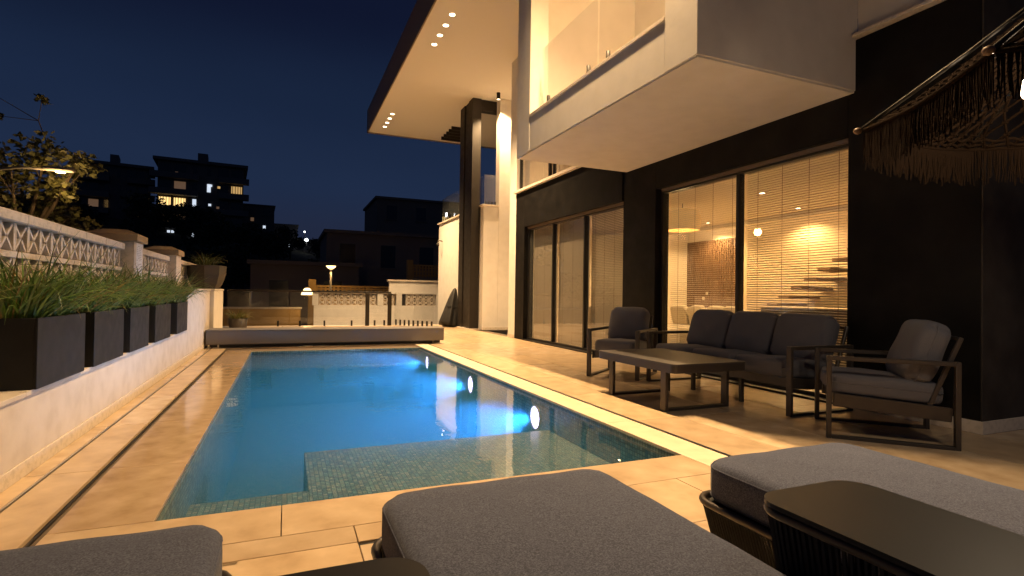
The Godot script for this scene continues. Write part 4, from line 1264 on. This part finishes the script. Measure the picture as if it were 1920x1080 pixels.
func street_tree() -> void:
	var r := RandomNumberGenerator.new()
	r.seed = 21
	var t := thing("street_tree", "sparse leafy street tree lit amber beyond the fence", "tree", Vector3(-5.3, STREET_Y + 0.25, -14.8))
	var trunk := Shape.new(true)
	var fork := Vector3(0.05, 4.0, 0.0)
	trunk.tube([Vector3.ZERO, Vector3(0.06, 1.2, 0.03), Vector3(-0.04, 2.6, 0), fork], 0.17, 0.10, 9)
	var tips := []
	var goals := [Vector3(-1.35, 5.2, 0.3), Vector3(-0.7, 5.9, -0.4), Vector3(0.0, 5.5, 0.5), Vector3(0.75, 5.3, 0.2), Vector3(0.8, 5.9, -0.2), Vector3(-1.1, 4.6, -0.5), Vector3(0.75, 4.6, -0.4), Vector3(0.2, 4.9, -0.7), Vector3(-0.8, 5.4, 0.0), Vector3(0.5, 6.15, 0.2), Vector3(-0.35, 4.4, 0.5), Vector3(1.05, 5.6, 0.4), Vector3(-1.75, 5.6, 0.0), Vector3(0.3, 4.1, 0.5)]
	for g in goals:
		var mid: Vector3 = fork.lerp(g, 0.5) + Vector3(r.randf_range(-0.15, 0.15), -0.1, r.randf_range(-0.15, 0.15))
		trunk.tube([fork + Vector3(0, -0.1, 0), mid, g], 0.05, 0.014, 6)
		tips.append(g)
		for k in 4:
			var e: Vector3 = mid.lerp(g, r.randf_range(0.3, 0.9)) + Vector3(r.randf_range(-0.4, 0.4), r.randf_range(-0.15, 0.4), r.randf_range(-0.4, 0.4))
			trunk.tube([mid.lerp(g, 0.3), e], 0.014, 0.006, 4, false)
			tips.append(e)
	for g in [Vector3(0.35, 7.05, 0.1), Vector3(-0.62, 7.15, 0.0), Vector3(-0.4, 6.6, 0.15)]:   # long bare shoots with a tuft at the tip
		trunk.tube([Vector3(0.5, 6.0, 0.1), Vector3(0.3, 6.6, 0.1), g], 0.014, 0.005, 4, false)
	obj("trunk", trunk, M.bark, t)
	var crown := Shape.new()
	for p in tips:
		ball_leaves(crown, p, Vector3(0.32, 0.25, 0.32), 46, 0.15, r, Color(0.085, 0.085, 0.03))
	for g in [Vector3(0.35, 7.07, 0.1), Vector3(-0.65, 7.15, 0.0), Vector3(-0.4, 6.6, 0.15)]:
		ball_leaves(crown, g, Vector3(0.16, 0.10, 0.14), 26, 0.14, r, Color(0.085, 0.085, 0.03))
	stuff(obj("crown", crown, M.tree_leaf, t))

func street() -> void:
	var road := structure("ground")
	obj("street_surface", Shape.new().prism([Vector2(-600, 300), Vector2(600, 300), Vector2(600, -900), Vector2(-600, -900)], STREET_Y - 0.5, STREET_Y), M.asphalt, road)
	street_tree()
	# arm lamp seen through the tree
	var l := thing("street_lamp", "street lamp with a curved arm glowing amber inside the tree", "street lamp", Vector3(-5.79, STREET_Y - 0.35, -13.65))
	obj("pole", Shape.new(true).tube([Vector3.ZERO, Vector3(0, 5.6, 0)], 0.07, 0.05, 10), M.far_dark, l)
	obj("arm", Shape.new(true).tube([Vector3(0, 5.55, 0), Vector3(0.3, 5.85, 0), Vector3(0.9, 5.98, 0), Vector3(1.35, 5.98, 0)], 0.03, 0.025, 8), M.far_dark, l)
	obj("head", Shape.new().box(Vector3(1.5, 6.0, 0), Vector3(0.5, 0.07, 0.2), 0.02), M.far_dark, l)
	obj("lens", Shape.new().box(Vector3(1.52, 5.95, 0), Vector3(0.16, 0.03, 0.12), 0.012), M.street_glow, l)
	omni(l, Vector3(1.52, 5.83, 0), 1.6, AMBER, 0.12)
	# lantern on a thin pole further down the street
	var k := thing("street_lamp", "post top street lamp with a glowing dish above the far walls", "street lamp", Vector3(1.93, STREET_Y, -26.6))
	obj("pole", Shape.new(true).tube([Vector3.ZERO, Vector3(0, 4.28, 0)], 0.06, 0.045, 10), M.far_dark, k)
	obj("head", Shape.new(true).lathe([[0.05, 4.28], [0.12, 4.31], [0.10, 4.36]], 14), M.far_dark, k)
	obj("lens", Shape.new(true).lathe([[0.06, 4.31], [0.15, 4.36], [0.22, 4.44], [0.21, 4.455], [0.0001, 4.46]], 20), M.street_glow, k)
	obj("cap", Shape.new(true).lathe([[0.23, 4.462], [0.18, 4.50], [0.0001, 4.52]], 20), M.far_dark, k)
	omni(k, Vector3(0, 4.20, 0), 2.2, AMBER, 0.12)
	# added glowing cone behind the glass, in place of a lit wall pillar
	var g := thing("added_wall_glow", "added glowing cone in place of a lit pillar just over the glass balustrade", "lamp", Vector3(0.82, 0.90, -24.0))
	obj("bracket", Shape.new().box(Vector3(0, 0.3, -0.12), Vector3(0.2, 0.06, 0.3), 0.01), M.far_dark, g)
	obj("shade", Shape.new(true).lathe([[0.24, 0.0], [0.2, 0.14], [0.10, 0.27], [0.0001, 0.29]], 20), M.street_glow, g)
	omni(g, Vector3(0, -0.15, 0), 0.7, AMBER, 0.12)
	# flood light clamped to the terrace coping
	var f := thing("flood_light", "small white flood light on the terrace parapet beside the steel post", "lamp", Vector3(5.24, 3.652, -18.6))
	obj("bracket", Shape.new().box(Vector3(0, 0.06, 0), Vector3(0.03, 0.12, 0.03)), M.black_frame, f)
	obj("body", Shape.new().box(Vector3(0.02, 0.19, -0.02), Vector3(0.1, 0.17, 0.22), 0.01), M.black_frame, f)
	obj("lens", Shape.new().box(Vector3(-0.035, 0.19, 0.02), Vector3(0.012, 0.14, 0.18), 0.003), M.flood_glow, f)
	var w := thing("wall_camera", "small camera bracket on the white side wall", "camera", Vector3(5.249, 2.95, -19.2))
	obj("arm", Shape.new(true).tube([Vector3(0, 0, 0), Vector3(-0.15, 0.03, 0), Vector3(-0.17, -0.1, 0)], 0.02, -1, 8), M.far_dark, w)
	obj("body", Shape.new(true).lathe([[0.0001, -0.2], [0.05, -0.18], [0.06, -0.1], [0.03, -0.08]], 12, Vector3(-0.17, 0, 0)), M.black_frame, w)

func neighbours() -> void:
	# white boundary wall with ornamental blocks across the street
	var a := thing("neighbour_wall", "white street wall with a band of ornamental blocks behind the glass", "wall", Vector3(0, 0, -22.0))
	obj("wall", Shape.new().span(Vector3(1.0, STREET_Y, 0), Vector3(7.5, 0.52, -0.2)), M.white_render, a)
	obj("wall", Shape.new().span(Vector3(3.85, 1.0, 0), Vector3(7.5, 1.5, -0.2)), M.white_render, a)
	obj("coping", Shape.new().span(Vector3(3.78, 1.5, 0.06), Vector3(7.5, 1.57, -0.26), 0.01), M.cast_stone, a)
	obj("coping", Shape.new().span(Vector3(1.0, 1.0, 0.04), Vector3(3.84, 1.06, -0.24), 0.01), M.cast_stone, a)
	for x in [1.05, 3.5, 4.25, 5.9, 7.3]:
		obj("pier", Shape.new().span(Vector3(x - 0.11, 0.52, 0.01), Vector3(x + 0.11, 1.0, -0.2)), M.white_render, a)
	var s := Shape.new()
	for k in [-1, 1]:
		s.box(Vector3(k * 0.108, 0, 0), Vector3(0.02, 0.235, 0.1), 0.004)
		s.box(Vector3(0, k * 0.108, 0), Vector3(0.196, 0.02, 0.1), 0.004)
		s.bar(Vector3(-0.1, -k * 0.1, 0), Vector3(0.1, k * 0.1, 0), 0.08, 0.03, Vector3.UP.rotated(Vector3.BACK, 0.3))
	s.lathe([[0.05, -0.04], [0.075, -0.04], [0.075, 0.04], [0.05, 0.04], [0.05, -0.04]], 10)
	var block := s.mesh()
	for row in 2:
		for i in 30:
			var x := 1.3 + i * 0.24
			if x < 7.2 and absf(x - 3.5) > 0.2 and absf(x - 4.25) > 0.2 and absf(x - 5.9) > 0.2:
				obj("ornamental_block", block, M.cast_stone, a, Vector3(x, 0.64 + row * 0.24, -0.1))
	# ochre lattice balconies further back
	var n := 0
	for b in [[1.35, 5.2, 0.72, 1.36, -28.0, "ochre lattice balcony wall lit by the street lamp"], [7.4, 11.5, 2.05, 2.85, -34.0, "ochre lattice balcony higher up on the right"]]:
		var t := thing("lattice_balcony", b[5], "balcony", Vector3(0, 0, b[4]))
		obj("rail", Shape.new().span(Vector3(b[0], b[3] - 0.09, 0.04), Vector3(b[1], b[3], -0.16)), M.ochre_render, t)
		obj("base", Shape.new().span(Vector3(b[0], STREET_Y, 0.0), Vector3(b[1], b[2], -0.2)), M.ochre_render if n == 0 else M.far_render, t)
		var lat := Shape.new()
		var x: float = b[0]
		while x < b[1]:
			lat.span(Vector3(x, b[2], 0.0), Vector3(x + 0.09, b[3] - 0.09, -0.1))
			x += 0.2
		for q in 3:
			var yy: float = lerpf(b[2], b[3] - 0.09, (q + 0.5) / 3.0)
			lat.span(Vector3(b[0], yy - 0.035, 0.015), Vector3(b[1], yy + 0.035, -0.08))
		stuff(obj("lattice", lat, M.ochre_render, t))
		obj("pillar", Shape.new().span(Vector3(b[0] - 0.35, STREET_Y, 0.1), Vector3(b[0], b[3] + 0.28, -0.3), 0.01), M.ochre_render, t)
		n += 1
	# plain dark houses behind them
	house_block("neighbour_house", "pale low house wall behind the street lamp", Vector3(1.2, 0, -37.0), 6.5, 6.0, 2.7, M.far_render, 1, [])
	house_block("neighbour_house", "dark terraced house left of the tall one on the right", Vector3(7.2, 0, -42.0), 9.0, 8.0, 5.4, M.far_render, 2, [])
	house_block("neighbour_house", "tall dark house behind the white side wall", Vector3(15.5, 0, -60.0), 13.0, 10.0, 11.3, M.far_render, 4, [])
	# low roofs and the lane to the left behind the glass
	var lo := thing("street_wall", "low ochre street wall in the shade behind the glass", "wall", Vector3(-3.0, 0, -25.0))
	obj("wall", Shape.new().span(Vector3(-2.0, STREET_Y, 0), Vector3(3.6, 0.28, -0.25)), M.ochre_render, lo)
	obj("coping", Shape.new().span(Vector3(-2.05, 0.28, 0.04), Vector3(3.65, 0.36, -0.29), 0.01), M.cast_stone, lo)
	var gate := thing("slatted_gate", "dark slatted gate in front of the low street wall", "gate", Vector3(-0.9, STREET_Y, -21.5))
	for i in 14:
		obj("slat", Shape.new().box(Vector3(0, 0.8, 0), Vector3(0.09, 1.6, 0.03), 0.004), M.steel_brown, gate, Vector3(i * 0.16 - 1.1, 0, 0))
	obj("frame", Shape.new().span(Vector3(-1.2, 0.15, -0.06), Vector3(1.1, 0.22, -0.02)).span(Vector3(-1.2, 1.45, -0.06), Vector3(1.1, 1.52, -0.02)), M.steel_brown, gate)

func house_block(called: String, label: String, at: Vector3, w: float, d: float, top: float, m: Material, floors: int, lit: Array, turn := 0.0, base := STREET_Y, group := "") -> Node3D:
	var t := thing(called, label, "house", at, turn, group)
	obj("wall", Shape.new().span(Vector3(-w / 2, base, 0), Vector3(w / 2, top, -d)), m, t)
	obj("roof_edge", Shape.new().span(Vector3(-w / 2 - 0.2, top, 0.25), Vector3(w / 2 + 0.2, top + 0.25, -d - 0.2)), m, t)
	var hh := (top - base) / floors
	if hh > 2.2:
		for f in floors:
			var n := int(w / 3.0)
			for i in n:
				var x := -w / 2 + (i + 0.5) * w / n
				var y := base + hh * (f + 0.35)
				var o := obj("window", Shape.new().span(Vector3(x - 0.55, y, 0.02), Vector3(x + 0.55, y + hh * 0.45, -0.05)), M.far_glass, t)
				obj("sill", Shape.new().span(Vector3(x - 0.65, y - 0.08, 0.12), Vector3(x + 0.65, y - 0.01, -0.02)), m, o)
	return t

func apartment(label: String, az: float, dist: float, w: float, d: float, base: float, top: float, floors: int, lit: Array, m: Material, dots := []) -> void:
	var t := thing("apartment_block", label, "apartment block", Vector3(sin(az) * dist, 0, -cos(az) * dist), -az * 0.7, "dark apartment blocks on the hill")
	var hh := (top - base) / floors
	obj("wall", Shape.new().span(Vector3(-w / 2, base - 6, 0), Vector3(w / 2, top, -d)), m, t)
	obj("roof_edge", Shape.new().span(Vector3(-w / 2 - 0.7, top, 0.8), Vector3(w / 2 + 0.7, top + 0.5, -d)), m, t)
	obj("stair_head", Shape.new().span(Vector3(-w * 0.06, top + 0.5, -2), Vector3(w * 0.06, top + 2.4, -6)), m, t)
	for f in floors:
		var y := base + f * hh
		var jut := 1.3 if f % 2 else 1.7
		obj("balcony", Shape.new().span(Vector3(-w / 2 - 1.1, y - 0.15, jut), Vector3(-w * 0.04, y + 0.85, 0.0)), m, t)
		obj("balcony", Shape.new().span(Vector3(w * 0.2, y - 0.15, jut), Vector3(w / 2 + 0.9, y + 0.85, 0.0)), m, t)
		for i in 6:
			var x := -w / 2 + (i + 0.5) * w / 6.0
			var glowing := ""
			for l in lit:
				if l[0] == f and l[1] == i: glowing = l[2]
			var g: Material = M.far_glass if glowing == "" else M[glowing]
			var ww := w / 6.0 * (0.26 if i in [2, 3] else 0.78)
			var o := obj("window", Shape.new().span(Vector3(x - ww / 2, y + 0.95, 0.06), Vector3(x + ww / 2, y + hh * 0.82, -0.05)), g, t)
			if glowing == "window_bright" or glowing == "window_warm":
				for q in 4: obj("glazing_bar", Shape.new().span(Vector3(x - ww / 2 + ww * (q + 0.5) / 4 - 0.05, y + 0.95, 0.12), Vector3(x - ww / 2 + ww * (q + 0.5) / 4 + 0.05, y + hh * 0.82, 0.06)), M.far_glass, o)
	for k in dots:
		obj("small_window", Shape.new().span(Vector3(k[0] - 0.22, k[1] - 0.2, 0.05), Vector3(k[0] + 0.22, k[1] + 0.2, 0.12)), M[k[2]], t)

func hill() -> void:
	# the slope that carries the town, one sheet
	var s := Shape.new(true)
	var nz := FastNoiseLite.new()
	nz.seed = 5
	nz.frequency = 0.02
	var hgt := func(x: float, z: float) -> float:
		var far := clampf((-z - 45.0) / 95.0, 0.0, 1.0)
		var crest := lerpf(22.0, 6.0, clampf((x + 35.0) / 75.0, 0.0, 1.0))
		return STREET_Y - 1.0 + crest * far * far * (3.0 - 2.0 * far) + nz.get_noise_2d(x, z) * 2.0 * far
	var step := 8.0
	for i in 50:
		for j in 24:
			var x := -220.0 + i * step
			var z := -44.0 - j * step
			var p := []
			for q in [[0, 0], [0, 1], [1, 1], [1, 0]]:
				var xx: float = x + q[0] * step
				var zz: float = z - q[1] * step
				p.append(Vector3(xx, hgt.call(xx, zz), zz))
			s.quad(p[3], p[2], p[1], p[0])
	obj("hill", s, M.hill_ground).set_meta("kind", "structure")
	apartment("wide dark apartment block with few lit windows beside the tree", -0.243, 118.0, 10.6, 9.0, 8.5, 22.6, 5, [[2, 2, "window_warm"], [2, 1, "window_dim"], [1, 1, "window_violet"], [0, 2, "window_warm"], [0, 3, "window_cold"]], M.far_dark, [[-4.6, 9.4, "window_warm"], [-3.2, 9.2, "window_cold"], [-0.9, 9.0, "window_warm"], [0.6, 9.1, "window_cold"], [3.9, 14.0, "window_dim"], [4.0, 11.6, "window_dim"]])
	apartment("tall dark apartment block with a bright yellow balcony floor", -0.128, 112.0, 13.4, 10.0, 6.0, 23.6, 6, [[4, 1, "window_dim"], [3, 0, "window_bright"], [3, 1, "window_bright"], [3, 2, "window_cold"], [4, 3, "window_cold"], [4, 5, "window_warm"], [2, 1, "window_dim"], [2, 0, "window_dim"], [1, 2, "window_cold"]], M.far_dark, [[1.4, 19.9, "window_cold"], [2.7, 19.7, "window_warm"], [1.3, 16.4, "window_cold"], [2.6, 16.0, "window_dim"], [1.5, 13.6, "window_dim"], [-4.9, 11.2, "window_cold"], [-4.3, 11.2, "window_cold"], [-2.9, 13.0, "window_cold"], [-3.9, 21.6, "window_dim"]])
	var r := RandomNumberGenerator.new()
	r.seed = 31
	var houses := [[-0.045, 122.0, 6.0, 18.4, "stepped dark house right of the tall apartment block"], [-0.005, 126.0, 5.5, 15.2, "dark hillside house with two lit dots"], [0.035, 130.0, 6.0, 12.5, "dark hillside house beneath the brightest white lamp"], [0.078, 134.0, 6.5, 10.0, "lowest dark house at the end of the ridge"], [-0.30, 125.0, 8.0, 14.0, "dark hillside house half hidden behind the tree"]]
	for h in houses:
		var t := house_block("hillside_house", h[4], Vector3(sin(h[0]) * h[1], 0, -cos(h[0]) * h[1]), h[2], 7.0, h[3], M.far_dark, 3, [], -h[0], h[3] - 9.0, "houses stepping down the ridge")
		obj("lit_window", Shape.new().span(Vector3(-1.4, h[3] - 3.2, 0.03), Vector3(-0.8, h[3] - 2.5, 0.08)), M.window_dim, t)
		obj("lit_window", Shape.new().span(Vector3(0.9, h[3] - 4.6, 0.03), Vector3(1.4, h[3] - 4.0, 0.08)), M.window_cold, t)
	for q in [[0.031, 124.0, 12.0, 0.42, "brightest white lamp on the ridge"], [0.066, 126.0, 9.6, 0.22, "small white lamp on the ridge right of the brightest one"], [0.095, 128.0, 8.6, 0.28, "last white lamp at the low end of the ridge"], [0.028, 126.0, 14.0, 0.2, "faint white lamp on the ridge above the brightest one"]]:
		var t := thing("hillside_lamp", q[4], "lamp", Vector3(sin(q[0]) * q[1], q[2], -cos(q[0]) * q[1]), 0.0, "white lamps on the ridge")
		obj("pole", Shape.new().tube([Vector3(0, -8, -0.3), Vector3(0, 0, -0.3)], 0.08), M.far_dark, t)
		obj("globe", Shape.new(true).lathe([[0.0001, -q[3]], [q[3] * 0.8, -q[3] * 0.6], [q[3], 0.0], [q[3] * 0.8, q[3] * 0.6], [0.0001, q[3]]], 12), M.flood_glow, t)
	# trees that blacken the slope
	var proto: Node3D
	for i in 34:
		var az := r.randf_range(-0.42, 0.12)
		var dist := r.randf_range(62.0, 112.0)
		var x := sin(az) * dist
		var z := -cos(az) * dist
		var y: float = hgt.call(x, z)
		if i == 0:
			proto = thing("hillside_tree", "dark rounded tree on the unlit hillside", "tree", Vector3.ZERO, 0.0, "dark trees on the unlit hillside")
			obj("trunk", Shape.new(true).tube([Vector3(0, -1, 0), Vector3(0.1, 2.6, 0)], 0.2, 0.12, 7), M.bark, proto)
			var c := Shape.new()
			for k in 9:
				ball_leaves(c, Vector3(r.randf_range(-1.3, 1.3), r.randf_range(2.4, 4.4), r.randf_range(-1.3, 1.3)), Vector3(1.1, 0.9, 1.1), 120, 0.42, r, Color(0.045, 0.055, 0.025))
			stuff(obj("crown", c, M.tree_leaf, proto))
		var t: Node3D = proto if i == 0 else proto.duplicate()
		if i > 0:
			t.name = numbered("hillside_tree")
			add_child(t)
		t.position = Vector3(x, y - 0.3, z)
		t.rotation.y = r.randf() * TAU
		t.scale = Vector3.ONE * r.randf_range(0.8, 1.5)
